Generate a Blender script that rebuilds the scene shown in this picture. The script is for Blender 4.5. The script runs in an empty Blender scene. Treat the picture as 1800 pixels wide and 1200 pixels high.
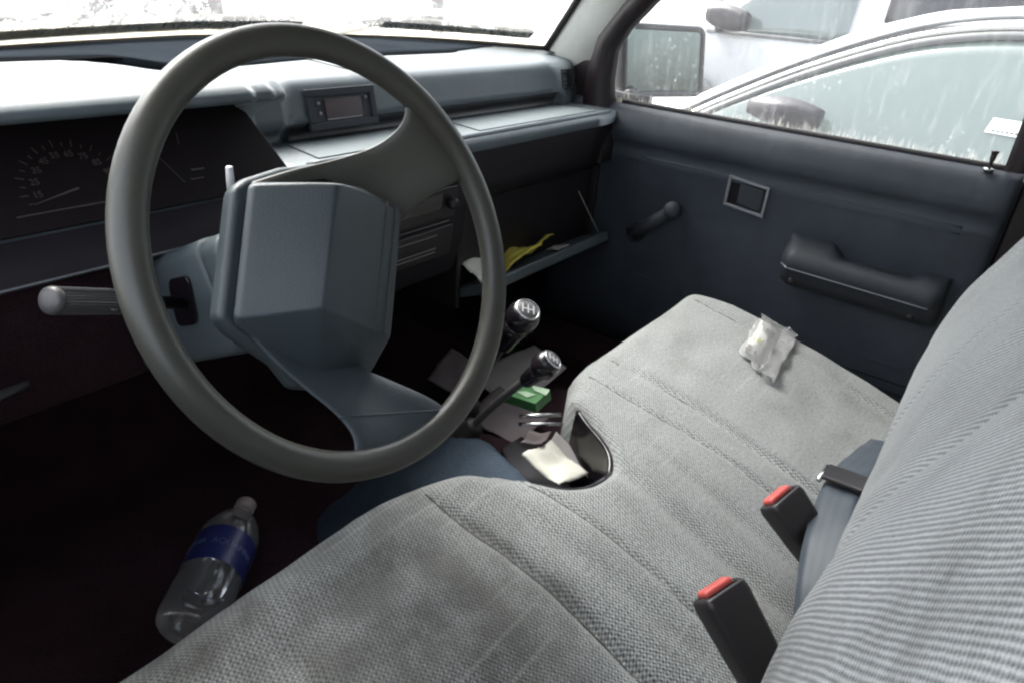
import bpy, bmesh, math, random
from mathutils import Vector, Matrix, noise
R = math.radians
S = bpy.context.scene
random.seed(7)

# ------------------------------------------------------------------ camera, sky, sun, exposure
cam_d = bpy.data.cameras.new('camera')
cam_d.sensor_width = 36.0
cam_d.lens = 1218.5 / 1800 * 36.0
cam_d.clip_start = 0.02
cam_d.clip_end = 600
cam = bpy.data.objects.new('camera', cam_d)
S.collection.objects.link(cam)
YAW, PITCH, ROLL = R(55.36), R(27.41), R(4.78)
fw = Vector((math.sin(YAW) * math.cos(PITCH), math.cos(YAW) * math.cos(PITCH), -math.sin(PITCH)))
rt0 = fw.cross(Vector((0, 0, 1))).normalized()
up0 = rt0.cross(fw)
rt = rt0 * math.cos(ROLL) + up0 * math.sin(ROLL)
up = -rt0 * math.sin(ROLL) + up0 * math.cos(ROLL)
M = Matrix((rt, up, -fw)).transposed().to_4x4()
M.translation = Vector((-0.724, -0.5025, 0.816))
cam.matrix_world = M
S.camera = cam

SUN_EL, SUN_AZ = R(54), R(14)           # overcast: a soft wide sun, ahead of the cab
w = bpy.data.worlds.new('World')
S.world = w
w.use_nodes = True
wn = w.node_tree
sky = wn.nodes.new('ShaderNodeTexSky')
sky.sky_type = 'NISHITA'
sky.sun_disc = False
sky.sun_elevation = SUN_EL
sky.sun_rotation = SUN_AZ
sky.air_density = 1.0
sky.dust_density = 4.0
sky.ozone_density = 1.0
hs = wn.nodes.new('ShaderNodeHueSaturation')
hs.inputs['Saturation'].default_value = 0.35
wn.links.new(sky.outputs[0], hs.inputs['Color'])
wn.links.new(hs.outputs[0], wn.nodes['Background'].inputs['Color'])
wn.nodes['Background'].inputs['Strength'].default_value = 0.12

sd = bpy.data.lights.new('sun', 'SUN')
sd.energy = 1.2
sd.angle = R(40)
sd.color = (1.0, 0.97, 0.93)
sun = bpy.data.objects.new('sun', sd)
S.collection.objects.link(sun)
sdir = Vector((math.sin(SUN_AZ) * math.cos(SUN_EL), math.cos(SUN_AZ) * math.cos(SUN_EL), math.sin(SUN_EL)))
sun.rotation_euler = sdir.to_track_quat('Z', 'Y').to_euler()

vs = S.view_settings
vs.view_transform = 'Standard'
vs.look = 'None'
vs.gamma = 1.0
vs.exposure = 3.0
try:
    S.cycles.filter_width = 2.3
    S.cycles.max_bounces = 14
    S.cycles.diffuse_bounces = 6
    S.cycles.transparent_max_bounces = 24
except Exception:
    pass

# ------------------------------------------------------------------ materials
class NT:
    def __init__(s, m):
        s.t = m.node_tree
    def n(s, kind, **kw):
        nd = s.t.nodes.new('ShaderNode' + kind)
        for k, v in kw.items():
            if hasattr(nd, k):
                setattr(nd, k, v)
            else:
                nd.inputs[k.replace('_', ' ')].default_value = v
        return nd
    def l(s, a, b):
        s.t.links.new(a, b)
    def math(s, op, a, b=None, c=None):
        nd = s.t.nodes.new('ShaderNodeMath')
        nd.operation = op
        for i, v in enumerate((a, b, c)):
            if v is None:
                continue
            if isinstance(v, (int, float)):
                nd.inputs[i].default_value = v
            else:
                s.l(v, nd.inputs[i])
        return nd.outputs[0]
    def ramp(s, fac, stops):
        nd = s.t.nodes.new('ShaderNodeValToRGB')
        e = nd.color_ramp.elements
        while len(e) < len(stops):
            e.new(0.5)
        for q, (p, c) in zip(e, stops):
            q.position = p
            q.color = (c, c, c, 1) if isinstance(c, (int, float)) else (*c, 1)
        s.l(fac, nd.inputs[0])
        return nd.outputs[0]
    def mix(s, fac, a, b):
        nd = s.t.nodes.new('ShaderNodeMix')
        nd.data_type = 'RGBA'
        for k, v in ((0, fac), (6, a), (7, b)):
            if isinstance(v, (int, float)):
                nd.inputs[k].default_value = v
            elif isinstance(v, tuple):
                nd.inputs[k].default_value = (*v, 1)
            else:
                s.l(v, nd.inputs[k])
        return nd.outputs[2]

def base_mat(name):
    m = bpy.data.materials.new(name)
    m.use_nodes = True
    nt = NT(m)
    return m, nt, m.node_tree.nodes['Principled BSDF']

def plastic(name, col, rough=0.5, grain=900.0, bump=0.15, mott=0.12, spec=0.5, metal=0.0, wrinkle=0.0):
    """moulded plastic / vinyl: fine pebble grain and a little dust mottling"""
    m, nt, p = base_mat(name)
    tc = nt.n('TexCoord')
    nz = nt.n('TexNoise', Scale=9.0, Detail=6.0, Roughness=0.65)
    nt.l(tc.outputs['Object'], nz.inputs['Vector'])
    lo = tuple(c * (1 - mott) for c in col)
    hi = tuple(min(1, c * (1 + mott)) for c in col)
    c = nt.mix(nt.ramp(nz.outputs[0], [(0.3, 0.0), (0.7, 1.0)]), lo, hi)
    nt.l(c, p.inputs['Base Color'])
    p.inputs['Metallic'].default_value = metal
    p.inputs['Specular IOR Level'].default_value = spec
    r = nt.math('MULTIPLY_ADD', nz.outputs[0], 0.2, rough - 0.1)
    nt.l(r, p.inputs['Roughness'])
    if bump > 0:
        vz = nt.n('TexVoronoi', Scale=grain)
        nt.l(tc.outputs['Object'], vz.inputs['Vector'])
        b = nt.n('Bump', Strength=bump, Distance=0.0006)
        nt.l(vz.outputs['Distance'], b.inputs['Height'])
        nt.l(b.outputs[0], p.inputs['Normal'])
        if wrinkle > 0:
            mp = nt.n('Mapping')
            mp.inputs['Scale'].default_value = (14, 22, 3)
            nt.l(tc.outputs['Object'], mp.inputs[0])
            wz = nt.n('TexNoise', Scale=1.0, Detail=3.0, Distortion=0.4)
            nt.l(mp.outputs[0], wz.inputs['Vector'])
            b2 = nt.n('Bump', Strength=wrinkle, Distance=0.006)
            nt.l(wz.outputs[0], b2.inputs['Height'])
            nt.l(b2.outputs[0], b.inputs['Normal'])
    return m

M_DASH = plastic('blue_grey_dash_vinyl', (0.074, 0.093, 0.103), 0.46, 800, 0.25, 0.2, 0.6)
M_MAT = plastic('shelf_rubber', (0.064, 0.084, 0.091), 0.55, 1200, 0.25)
M_LOW = plastic('shaded_lower_plastic', (0.015, 0.012, 0.015), 0.65, 900, 0.15, 0.12, 0.25)  # dash plastic with its shade and reddish lens glare put into the colour
M_SEAM = plastic('seam_thread', (0.075, 0.075, 0.070), 0.9, 500, 0.0)
M_SLOT = plastic('slot_black', (0.008, 0.008, 0.009), 0.95, 500, 0.0, 0.1, 0.0)
M_STRIP = plastic('defroster_vinyl', (0.020, 0.024, 0.029), 0.9, 800, 0.2, 0.2, 0.0)
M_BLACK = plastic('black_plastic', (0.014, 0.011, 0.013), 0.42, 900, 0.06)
M_GLOSSBLACK = plastic('smooth_black', (0.010, 0.008, 0.010), 0.22, 900, 0.0)
M_CLUSTER = plastic('cluster_black', (0.009, 0.006, 0.007), 0.45, 900, 0.0, 0.12, 0.25)
M_WHEEL = plastic('wheel_rim_vinyl', (0.046, 0.046, 0.038), 0.42, 900, 0.12)
M_HUB = plastic('wheel_hub_vinyl', (0.032, 0.044, 0.049), 0.46, 900, 0.3, 0.2)
M_SHROUD = plastic('column_shroud_plastic', (0.062, 0.078, 0.085), 0.5, 900, 0.15)
M_DOOR = plastic('door_vinyl', (0.040, 0.048, 0.060), 0.52, 900, 0.25, 0.2, 0.4, 0.0, 0.35)
M_ARM = plastic('armrest_vinyl', (0.030, 0.034, 0.040), 0.6, 900, 0.2, 0.15, 0.3)
M_PILLAR = plastic('pillar_trim', (0.58, 0.59, 0.56), 0.55, 900, 0.12)
M_RUBBER = plastic('rubber_seal', (0.018, 0.015, 0.016), 0.6, 500, 0.1)
M_DFRAME = plastic('door_frame_paint', (0.014, 0.009, 0.011), 0.4, 500, 0.0)
M_CHROME = plastic('chrome', (0.62, 0.62, 0.62), 0.22, 500, 0.0, 0.05, 0.5, 1.0)
M_DULLMETAL = plastic('dull_bezel', (0.24, 0.25, 0.27), 0.42, 500, 0.0, 0.1, 0.5, 0.6)
M_LIGHTPL = plastic('pale_plastic', (0.55, 0.54, 0.55), 0.4, 500, 0.0)
M_MARK = plastic('printed_mark', (0.058, 0.050, 0.044), 0.6, 500, 0.0)
M_MARKW = plastic('pale_mark', (0.26, 0.25, 0.25), 0.5, 500, 0.0)
M_AMBER = plastic('amber_mark', (0.30, 0.16, 0.06), 0.5, 500, 0.0)
M_RED = plastic('red_button', (0.58, 0.10, 0.085), 0.38, 500, 0.0)
M_STALK = plastic('stalk_grey', (0.065, 0.062, 0.062), 0.42, 500, 0.0)
M_PAPER = plastic('paper', (0.34, 0.32, 0.31), 0.8, 500, 0.0)
M_PAPERD = plastic('grubby_paper', (0.16, 0.135, 0.135), 0.8, 500, 0.0)
M_PAPERC = plastic('cream_paper', (0.72, 0.71, 0.62), 0.8, 500, 0.0)
M_YELLOW = plastic('yellow_paper', (0.55, 0.47, 0.07), 0.75, 500, 0.0)
M_GREEN = plastic('green_card', (0.05, 0.17, 0.055), 0.5, 500, 0.0)
M_MINT = plastic('mint_card', (0.30, 0.42, 0.29), 0.5, 500, 0.0)
M_LINER = plastic('headliner_cloth', (0.15, 0.15, 0.145), 0.9, 300, 0.2)
M_WHITE = plastic('white_car_paint', (0.44, 0.445, 0.45), 0.25, 500, 0.0, 0.03)
M_SILVER = plastic('silver_car_paint', (0.62, 0.63, 0.64), 0.25, 500, 0.0, 0.04)
M_CARTRIM = plastic('grey_car_trim', (0.10, 0.10, 0.10), 0.5, 500, 0.0)
M_TYRE = plastic('tyre_rubber', (0.03, 0.03, 0.03), 0.8, 200, 0.2)
M_BLADE = plastic('mossy_wiper_rubber', (0.085, 0.082, 0.060), 0.8, 400, 0.4, 0.5)

def carpet(name, col):
    m, nt, p = base_mat(name)
    tc = nt.n('TexCoord')
    a = nt.n('TexNoise', Scale=420.0, Detail=2.0)
    b = nt.n('TexNoise', Scale=11.0, Detail=5.0)
    nt.l(tc.outputs['Object'], a.inputs['Vector'])
    nt.l(tc.outputs['Object'], b.inputs['Vector'])
    f = nt.math('ADD', nt.math('MULTIPLY', a.outputs[0], 0.6), nt.math('MULTIPLY', b.outputs[0], 0.5))
    c = nt.mix(nt.ramp(f, [(0.35, 0.0), (0.75, 1.0)]), tuple(x * 0.6 for x in col), tuple(x * 1.5 for x in col))
    nt.l(c, p.inputs['Base Color'])
    p.inputs['Roughness'].default_value = 0.95
    p.inputs['Specular IOR Level'].default_value = 0.15
    bp = nt.n('Bump', Strength=0.7, Distance=0.003)
    nt.l(a.outputs[0], bp.inputs['Height'])
    nt.l(bp.outputs[0], p.inputs['Normal'])
    return m
M_CARPET = carpet('glare_tinted_carpet', (0.031, 0.016, 0.020))  # maroon tint paints in the reddish lens glare over the dark footwell
M_BLUECARPET = carpet('blue_grey_carpet', (0.045, 0.061, 0.082))

def fabric(name, k, ribs, hi):
    """woven tweed seat cloth; the UV map is in metres"""
    m, nt, p = base_mat(name)
    uv = nt.n('UVMap')
    sp = nt.n('SeparateXYZ')
    wz = nt.n('TexNoise', Scale=14.0, Detail=3.0)
    nt.l(uv.outputs[0], wz.inputs['Vector'])
    wob = nt.math('MULTIPLY_ADD', wz.outputs[0], 0.004, -0.002)
    nt.l(uv.outputs[0], sp.inputs[0])
    u = nt.math('ADD', sp.outputs[0], wob)
    v = nt.math('ADD', sp.outputs[1], wob)
    K = 2 * math.pi / k
    su = nt.math('SINE', nt.math('MULTIPLY', nt.math('ADD', u, nt.math('MULTIPLY', v, 0.30)), K))
    sv = nt.math('SINE', nt.math('MULTIPLY', nt.math('SUBTRACT', v, nt.math('MULTIPLY', u, 0.22)), K * (0.95 if ribs else 1.0)))
    if ribs:                                 # diagonal twill cords, each broken into short stitches
        ph = nt.math('ADD', nt.math('MULTIPLY', u, 0.78), nt.math('MULTIPLY', v, 0.63))
        pc = nt.math('SUBTRACT', nt.math('MULTIPLY', v, 0.78), nt.math('MULTIPLY', u, 0.63))
        s1 = nt.math('SINE', nt.math('MULTIPLY', ph, 2 * math.pi / 0.0054))
        s2 = nt.math('SINE', nt.math('ADD', nt.math('MULTIPLY', pc, 2 * math.pi / 0.0034), nt.math('MULTIPLY', ph, 580.0)))
        h = nt.math('ADD', nt.math('MULTIPLY', s1, 0.85), nt.math('MULTIPLY', s2, 0.30))
    else:
        h = nt.math('ADD', nt.math('MULTIPLY', nt.math('MULTIPLY', su, sv), 0.8), nt.math('MULTIPLY', su, 0.35))
    fn = nt.n('TexNoise', Scale=900.0, Detail=2.0)
    nt.l(uv.outputs[0], fn.inputs['Vector'])
    f2 = nt.n('TexNoise', Scale=230.0, Detail=1.0)
    nt.l(uv.outputs[0], f2.inputs['Vector'])
    h = nt.math('ADD', h, nt.math('MULTIPLY_ADD', f2.outputs[0], 1.4, -0.7))
    h2 = nt.math('ADD', h, nt.math('MULTIPLY_ADD', fn.outputs[0], 1.5, -0.75))
    f = nt.ramp(nt.math('MULTIPLY_ADD', h2, 0.5, 0.5), [(0.0, 0.12), (1.0, 0.95)] if ribs else [(0.16, 0.0), (0.84, 1.0)])
    weave = nt.mix(f, (0.090, 0.094, 0.092), hi)
    # grime: broad body-worn patches and small spots
    g1 = nt.n('TexNoise', Scale=4.5, Detail=7.0, Roughness=0.62, Distortion=0.7)
    nt.l(uv.outputs[0], g1.inputs['Vector'])
    g2 = nt.n('TexNoise', Scale=26.0, Detail=4.0)
    nt.l(uv.outputs[0], g2.inputs['Vector'])
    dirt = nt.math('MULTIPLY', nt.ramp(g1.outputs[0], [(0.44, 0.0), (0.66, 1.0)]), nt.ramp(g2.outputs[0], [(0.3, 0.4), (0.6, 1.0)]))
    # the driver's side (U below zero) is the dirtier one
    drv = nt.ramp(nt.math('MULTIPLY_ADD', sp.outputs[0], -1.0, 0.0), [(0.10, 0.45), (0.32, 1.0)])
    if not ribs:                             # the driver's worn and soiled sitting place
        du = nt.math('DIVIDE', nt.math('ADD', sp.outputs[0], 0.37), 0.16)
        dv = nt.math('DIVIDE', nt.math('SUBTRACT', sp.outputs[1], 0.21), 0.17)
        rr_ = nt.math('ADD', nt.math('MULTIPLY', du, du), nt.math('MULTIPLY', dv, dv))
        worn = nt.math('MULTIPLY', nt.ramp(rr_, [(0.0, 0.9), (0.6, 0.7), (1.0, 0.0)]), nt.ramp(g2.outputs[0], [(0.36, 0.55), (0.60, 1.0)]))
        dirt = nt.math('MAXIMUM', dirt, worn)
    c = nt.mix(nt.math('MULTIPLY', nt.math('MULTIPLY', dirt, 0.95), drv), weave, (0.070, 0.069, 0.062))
    # sparse pale flecked threads woven in along the seat
    wv = nt.math('SINE', nt.math('MULTIPLY', sp.outputs[1], 2 * math.pi / 0.031))
    wm = nt.n('TexNoise', Scale=6.0, Detail=1.0)
    nt.l(uv.outputs[0], wm.inputs['Vector'])
    fl = nt.math('MULTIPLY', nt.ramp(nt.math('MULTIPLY_ADD', wv, 0.5, 0.5), [(0.93, 0.0), (0.99, 1.0)]), nt.ramp(wm.outputs[0], [(0.5, 0.0), (0.62, 1.0)]))
    c = nt.mix(nt.math('MULTIPLY', fl, 0.10 if not ribs else 0.0), c, (0.62, 0.62, 0.58))
    nt.l(c, p.inputs['Base Color'])
    p.inputs['Roughness'].default_value = 0.92
    p.inputs['Specular IOR Level'].default_value = 0.2
    p.inputs['Sheen Weight'].default_value = 0.25
    bp = nt.n('Bump', Strength=0.55, Distance=0.0012)
    nt.l(h2, bp.inputs['Height'])
    nt.l(bp.outputs[0], p.inputs['Normal'])
    return m
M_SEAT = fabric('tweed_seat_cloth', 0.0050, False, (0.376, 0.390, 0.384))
M_BACK = fabric('ribbed_seat_cloth', 0.0054, True, (0.445, 0.460, 0.454))

def webbing(name, col):
    m, nt, p = base_mat(name)
    uv = nt.n('UVMap')
    sp = nt.n('SeparateXYZ')
    nt.l(uv.outputs[0], sp.inputs[0])
    s1 = nt.math('SINE', nt.math('MULTIPLY', sp.outputs[1], 2 * math.pi / 0.0022))
    s2 = nt.math('SINE', nt.math('MULTIPLY', sp.outputs[0], 2 * math.pi / 0.011))
    f = nt.math('MULTIPLY_ADD', nt.math('ADD', s1, nt.math('MULTIPLY', s2, 0.5)), 0.3, 0.5)
    c = nt.mix(f, tuple(x * 0.72 for x in col), tuple(x * 1.25 for x in col))
    nt.l(c, p.inputs['Base Color'])
    p.inputs['Roughness'].default_value = 0.55
    return m
M_WEB = webbing('grey_blue_webbing', (0.048, 0.060, 0.074))
M_WEBD = webbing('dark_webbing', (0.030, 0.033, 0.045))

def window_glass(name, tint, film, lo=None, hi=None, smear=0.0):
    """wet, dirty window: clear pane, rain film and streaks, beads, grime along its lower edge (object Z from lo to hi)"""
    m, nt, p = base_mat(name)
    out = m.node_tree.nodes['Material Output']
    m.node_tree.nodes.remove(p)
    tc = nt.n('TexCoord')
    tr = nt.n('BsdfTransparent')
    tr.inputs[0].default_value = (*tint, 1)
    gl = nt.n('BsdfGlossy', Roughness=0.02)
    fr = nt.n('Fresnel', IOR=1.45)
    m1 = nt.n('MixShader')
    nt.l(nt.math('MULTIPLY', fr.outputs[0], 0.6), m1.inputs[0])
    nt.l(tr.outputs[0], m1.inputs[1])
    nt.l(gl.outputs[0], m1.inputs[2])
    # streaks stretched down the pane
    mp = nt.n('Mapping')
    mp.inputs['Scale'].default_value = (90, 90, 9)
    nt.l(tc.outputs['Object'], mp.inputs[0])
    st = nt.n('TexNoise', Scale=1.0, Detail=5.0, Roughness=0.7)
    nt.l(mp.outputs[0], st.inputs['Vector'])
    vo = nt.n('TexVoronoi', Scale=70.0)
    vo.inputs['Randomness'].default_value = 1.0
    nt.l(tc.outputs['Object'], vo.inputs['Vector'])
    big = nt.n('TexNoise', Scale=7.0, Detail=3.0)
    nt.l(tc.outputs['Object'], big.inputs['Vector'])
    bead = nt.math('MULTIPLY', nt.ramp(vo.outputs['Distance'], [(0.16, 1.0), (0.26, 0.0)]), nt.ramp(big.outputs[0], [(0.50, 0.0), (0.64, 1.0)]))
    streak = nt.ramp(st.outputs[0], [(0.52, 0.0), (0.75, 1.0)])
    veil = nt.math('ADD', nt.math('MULTIPLY_ADD', streak, 0.13, film), nt.math('MULTIPLY', bead, 0.17))
    if smear > 0:
        sm = nt.n('TexNoise', Scale=16.0, Detail=7.0, Roughness=0.72, Distortion=0.8)
        nt.l(tc.outputs['Object'], sm.inputs['Vector'])
        veil = nt.math('ADD', veil, nt.math('MULTIPLY', nt.ramp(sm.outputs[0], [(0.46, 0.0), (0.66, 1.0)]), smear))
    df = nt.n('BsdfDiffuse')
    tl = nt.n('BsdfTranslucent')
    colv = (0.86, 0.87, 0.86)
    if lo is not None:
        sp = nt.n('SeparateXYZ')
        nt.l(tc.outputs['Object'], sp.inputs[0])
        zz = nt.math('DIVIDE', nt.math('SUBTRACT', sp.outputs[2], lo), hi - lo)
        mp2 = nt.n('Mapping')
        mp2.inputs['Scale'].default_value = (170, 170, 30)
        nt.l(tc.outputs['Object'], mp2.inputs[0])
        s2 = nt.n('TexNoise', Scale=1.0, Detail=3.0)
        nt.l(mp2.outputs[0], s2.inputs['Vector'])
        edge = nt.ramp(nt.math('SUBTRACT', nt.math('MULTIPLY_ADD', s2.outputs[0], 1.3, -0.05), zz), [(0.0, 0.0), (0.42, 1.0)])
        veil = nt.math('ADD', veil, nt.math('MULTIPLY', edge, 0.46))
        cm = nt.mix(edge, colv, (0.62, 0.57, 0.44))
        nt.l(cm, df.inputs[0])
        nt.l(cm, tl.inputs[0])
    else:
        df.inputs[0].default_value = (*colv, 1)
        tl.inputs[0].default_value = (*colv, 1)
    veil = nt.math('MINIMUM', veil, 0.85)
    ms = nt.n('MixShader')
    ms.inputs[0].default_value = 0.6
    nt.l(df.outputs[0], ms.inputs[1])
    nt.l(tl.outputs[0], ms.inputs[2])
    m2 = nt.n('MixShader')
    nt.l(veil, m2.inputs[0])
    nt.l(m1.outputs[0], m2.inputs[1])
    nt.l(ms.outputs[0], m2.inputs[2])
    nt.l(m2.outputs[0], out.inputs[0])
    return m
M_DGLASS = window_glass('wet_door_glass', (0.93, 0.95, 0.94), 0.06, 0.575, 0.640)
M_WSHIELD = window_glass('wet_windshield_glass', (0.93, 0.95, 0.94), 0.10, 0.685, 0.735, 0.42)
M_RGLASS = window_glass('light_cutting_rear_glass', (0.13, 0.135, 0.13), 0.03)  # unseen pane, darkened to hold back light from behind the seat

def clear_film(name, tint, rough, veil):
    m, nt, p = base_mat(name)
    out = m.node_tree.nodes['Material Output']
    m.node_tree.nodes.remove(p)
    tr = nt.n('BsdfTransparent')
    tr.inputs[0].default_value = (*tint, 1)
    gl = nt.n('BsdfGlossy', Roughness=rough)
    fr = nt.n('Fresnel', IOR=1.5)
    m1 = nt.n('MixShader')
    nt.l(fr.outputs[0], m1.inputs[0])
    nt.l(tr.outputs[0], m1.inputs[1])
    nt.l(gl.outputs[0], m1.inputs[2])
    df = nt.n('BsdfDiffuse')
    df.inputs[0].default_value = (0.8, 0.8, 0.8, 1)
    m2 = nt.n('MixShader')
    m2.inputs[0].default_value = veil
    nt.l(m1.outputs[0], m2.inputs[1])
    nt.l(df.outputs[0], m2.inputs[2])
    nt.l(m2.outputs[0], out.inputs[0])
    return m
M_FILM = clear_film('crinkled_film', (0.95, 0.95, 0.95), 0.10, 0.20)
M_PET = clear_film('clear_bottle_plastic', (0.90, 0.91, 0.93), 0.08, 0.09)
M_LABEL = plastic('blue_label', (0.028, 0.036, 0.15), 0.35, 500, 0.0)
M_LABELINK = plastic('label_lettering', (0.15, 0.19, 0.36), 0.4, 500, 0.0)
M_CAP = plastic('bottle_cap', (0.36, 0.30, 0.29), 0.5, 500, 0.0)

def car_glass(name, col, rough=0.03, spec=0.9):
    m, nt, p = base_mat(name)
    p.inputs['Base Color'].default_value = (*col, 1)
    p.inputs['Roughness'].default_value = rough
    p.inputs['Specular IOR Level'].default_value = spec
    return m
M_CARGLASS = car_glass('sedan_window', (0.10, 0.125, 0.115), 0.12)
M_CARGLASS2 = car_glass('far_window', (0.10, 0.12, 0.115), 0.08)
M_MIRROR = plastic('mirror_glass', (0.11, 0.13, 0.125), 0.10, 500, 0.0, 0.06, 0.5, 1.0)

def ground_mat():
    m, nt, p = base_mat('wet_gravel')
    tc = nt.n('TexCoord')
    a = nt.n('TexNoise', Scale=0.5, Detail=8.0)
    b = nt.n('TexVoronoi', Scale=35.0)
    nt.l(tc.outputs['Object'], a.inputs['Vector'])
    nt.l(tc.outputs['Object'], b.inputs['Vector'])
    f = nt.math('ADD', nt.math('MULTIPLY', a.outputs[0], 0.7), nt.math('MULTIPLY', b.outputs['Distance'], 0.5))
    nt.l(nt.ramp(f, [(0.3, (0.24, 0.235, 0.225)), (0.8, (0.46, 0.455, 0.445))]), p.inputs['Base Color'])
    nt.l(nt.ramp(a.outputs[0], [(0.4, 0.35), (0.6, 0.8)]), p.inputs['Roughness'])
    bp = nt.n('Bump', Strength=0.5, Distance=0.01)
    nt.l(b.outputs['Distance'], bp.inputs['Height'])
    nt.l(bp.outputs[0], p.inputs['Normal'])
    return m
M_GROUND = ground_mat()
M_TWIG = plastic('grey_twigs', (0.10, 0.085, 0.07), 0.9, 200, 0.0)
M_LEAF = plastic('winter_leaves', (0.040, 0.043, 0.034), 0.8, 200, 0.0, 0.4)

# ------------------------------------------------------------------ builders
LOC = {}
def thing(name, label, cat, loc=(0, 0, 0), group=None):
    o = bpy.data.objects.new(name, None)
    o.empty_display_size = 0.05
    S.collection.objects.link(o)
    o.location = loc
    LOC[o.name] = Vector(loc)
    o['label'] = label
    o['category'] = cat
    if group:
        o['group'] = group
    return o

def finish(bm, smooth=40):
    bmesh.ops.recalc_face_normals(bm, faces=bm.faces[:])

def obj(name, bm, mat, parent=None, smooth=True, bev=0.0, seg=3, sub=0, wn_=True, label=None, recalc=True, origin=None, ang=0.5):
    """link a bmesh given in world coordinates as ONE mesh object"""
    off = LOC[parent.name] if parent is not None else Vector(origin or (0, 0, 0))
    if recalc:
        bmesh.ops.recalc_face_normals(bm, faces=bm.faces[:])
    if bev > 0:
        ed = [e for e in bm.edges if len(e.link_faces) == 2 and e.calc_face_angle(0) > ang]
        bmesh.ops.bevel(bm, geom=ed, offset=bev, segments=seg, profile=0.5, affect='EDGES', clamp_overlap=True)
    for v in bm.verts:
        v.co -= off
    me = bpy.data.meshes.new(name)
    bm.to_mesh(me)
    bm.free()
    if smooth:
        me.shade_smooth()
    o = bpy.data.objects.new(name, me)
    S.collection.objects.link(o)
    mats = mat if isinstance(mat, (list, tuple)) else [mat]
    for q in mats:
        me.materials.append(q)
    if parent is not None:
        o.parent = parent
    else:
        o.location = off
    LOC[o.name] = off
    if sub:
        md = o.modifiers.new('subsurf', 'SUBSURF')
        md.levels = sub
        md.render_levels = sub
    if smooth and wn_ and not sub:
        md = o.modifiers.new('wn', 'WEIGHTED_NORMAL')
        md.keep_sharp = False
        md.weight = 80
    if label:
        o['label'] = label
    return o

def B():
    return bmesh.new()

def box(bm, a, b, mx=None):
    a = Vector(a); b = Vector(b)
    c = (a + b) / 2
    d = b - a
    r = bmesh.ops.create_cube(bm, size=1.0)
    for v in r['verts']:
        v.co = Vector((v.co.x * d.x, v.co.y * d.y, v.co.z * d.z)) + c
        if mx is not None:
            v.co = mx @ v.co
    return r['verts']

def grid(bm, rows, uv=None, closed_u=False, closed_v=False):
    """rows: list of equally long lists of points; uv in metres when given"""
    vv = [[bm.verts.new(p) for p in r] for r in rows]
    n, k = len(vv), len(vv[0])
    lay = bm.loops.layers.uv.verify() if uv else None
    for i in range(n if closed_u else n - 1):
        for j in range(k if closed_v else k - 1):
            i2, j2 = (i + 1) % n, (j + 1) % k
            q = [vv[i][j], vv[i2][j], vv[i2][j2], vv[i][j2]]
            if len(set(q)) < 4:
                continue
            try:
                f = bm.faces.new(q)
            except ValueError:
                continue
            if uv:
                for lp, (a, b) in zip(f.loops, ((i, j), (i2, j), (i2, j2), (i, j2))):
                    lp[lay].uv = uv[a][b]
    return vv

def cap(bm, ring):
    try:
        bm.faces.new(ring)
    except ValueError:
        pass

def prism(bm, pts, d):
    """closed polygon of 3-D points extruded by vector d"""
    d = Vector(d)
    a = [bm.verts.new(p) for p in pts]
    b = [bm.verts.new(Vector(p) + d) for p in pts]
    bm.faces.new(a)
    bm.faces.new(list(reversed(b)))
    n = len(a)
    for i in range(n):
        bm.faces.new([a[i], b[i], b[(i + 1) % n], a[(i + 1) % n]])

def tube(bm, path, rad, n=12, caps=True):
    path = [Vector(p) for p in path]
    if isinstance(rad, (int, float)):
        rad = [rad] * len(path)
    rings = []
    t0 = (path[1] - path[0]).normalized()
    ref = Vector((0, 0, 1)) if abs(t0.z) < 0.9 else Vector((1, 0, 0))
    u = t0.cross(ref).normalized()
    for i, p in enumerate(path):
        t = (path[min(i + 1, len(path) - 1)] - path[max(i - 1, 0)]).normalized()
        u = (u - t * u.dot(t)).normalized()
        v = t.cross(u)
        rings.append([p + (u * math.cos(2 * math.pi * k / n) + v * math.sin(2 * math.pi * k / n)) * rad[i] for k in range(n)])
    vv = grid(bm, rings, closed_v=True)
    if caps:
        cap(bm, list(reversed(vv[0])))
        cap(bm, vv[-1])

def lathe(bm, prof, o, ax, n=24):
    """profile (along, radius) turned about axis ax from point o"""
    o = Vector(o); ax = Vector(ax).normalized()
    path = [o + ax * a for a, r in prof]
    ref = Vector((0, 0, 1)) if abs(ax.z) < 0.9 else Vector((1, 0, 0))
    u = ax.cross(ref).normalized()
    v = ax.cross(u)
    rings = [[p + (u * math.cos(2 * math.pi * k / n) + v * math.sin(2 * math.pi * k / n)) * max(r, 1e-5) for k in range(n)] for p, (a, r) in zip(path, prof)]
    vv = grid(bm, rings, closed_v=True)
    cap(bm, list(reversed(vv[0])))
    cap(bm, vv[-1])

def hull(bm, pts):
    vs_ = [bm.verts.new(p) for p in pts]
    r = bmesh.ops.convex_hull(bm, input=vs_)
    bmesh.ops.dissolve_limit(bm, angle_limit=0.02, verts=bm.verts[:], edges=bm.edges[:])

def interp(pts, x):
    if x <= pts[0][0]:
        return pts[0][1]
    for (a, b), (c, d) in zip(pts, pts[1:]):
        if x <= c:
            t = (x - a) / (c - a)
            return b + (d - b) * t
    return pts[-1][1]

def sstep(a, b, x):
    t = max(0.0, min(1.0, (x - a) / (b - a)))
    return t * t * (3 - 2 * t)

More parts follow.
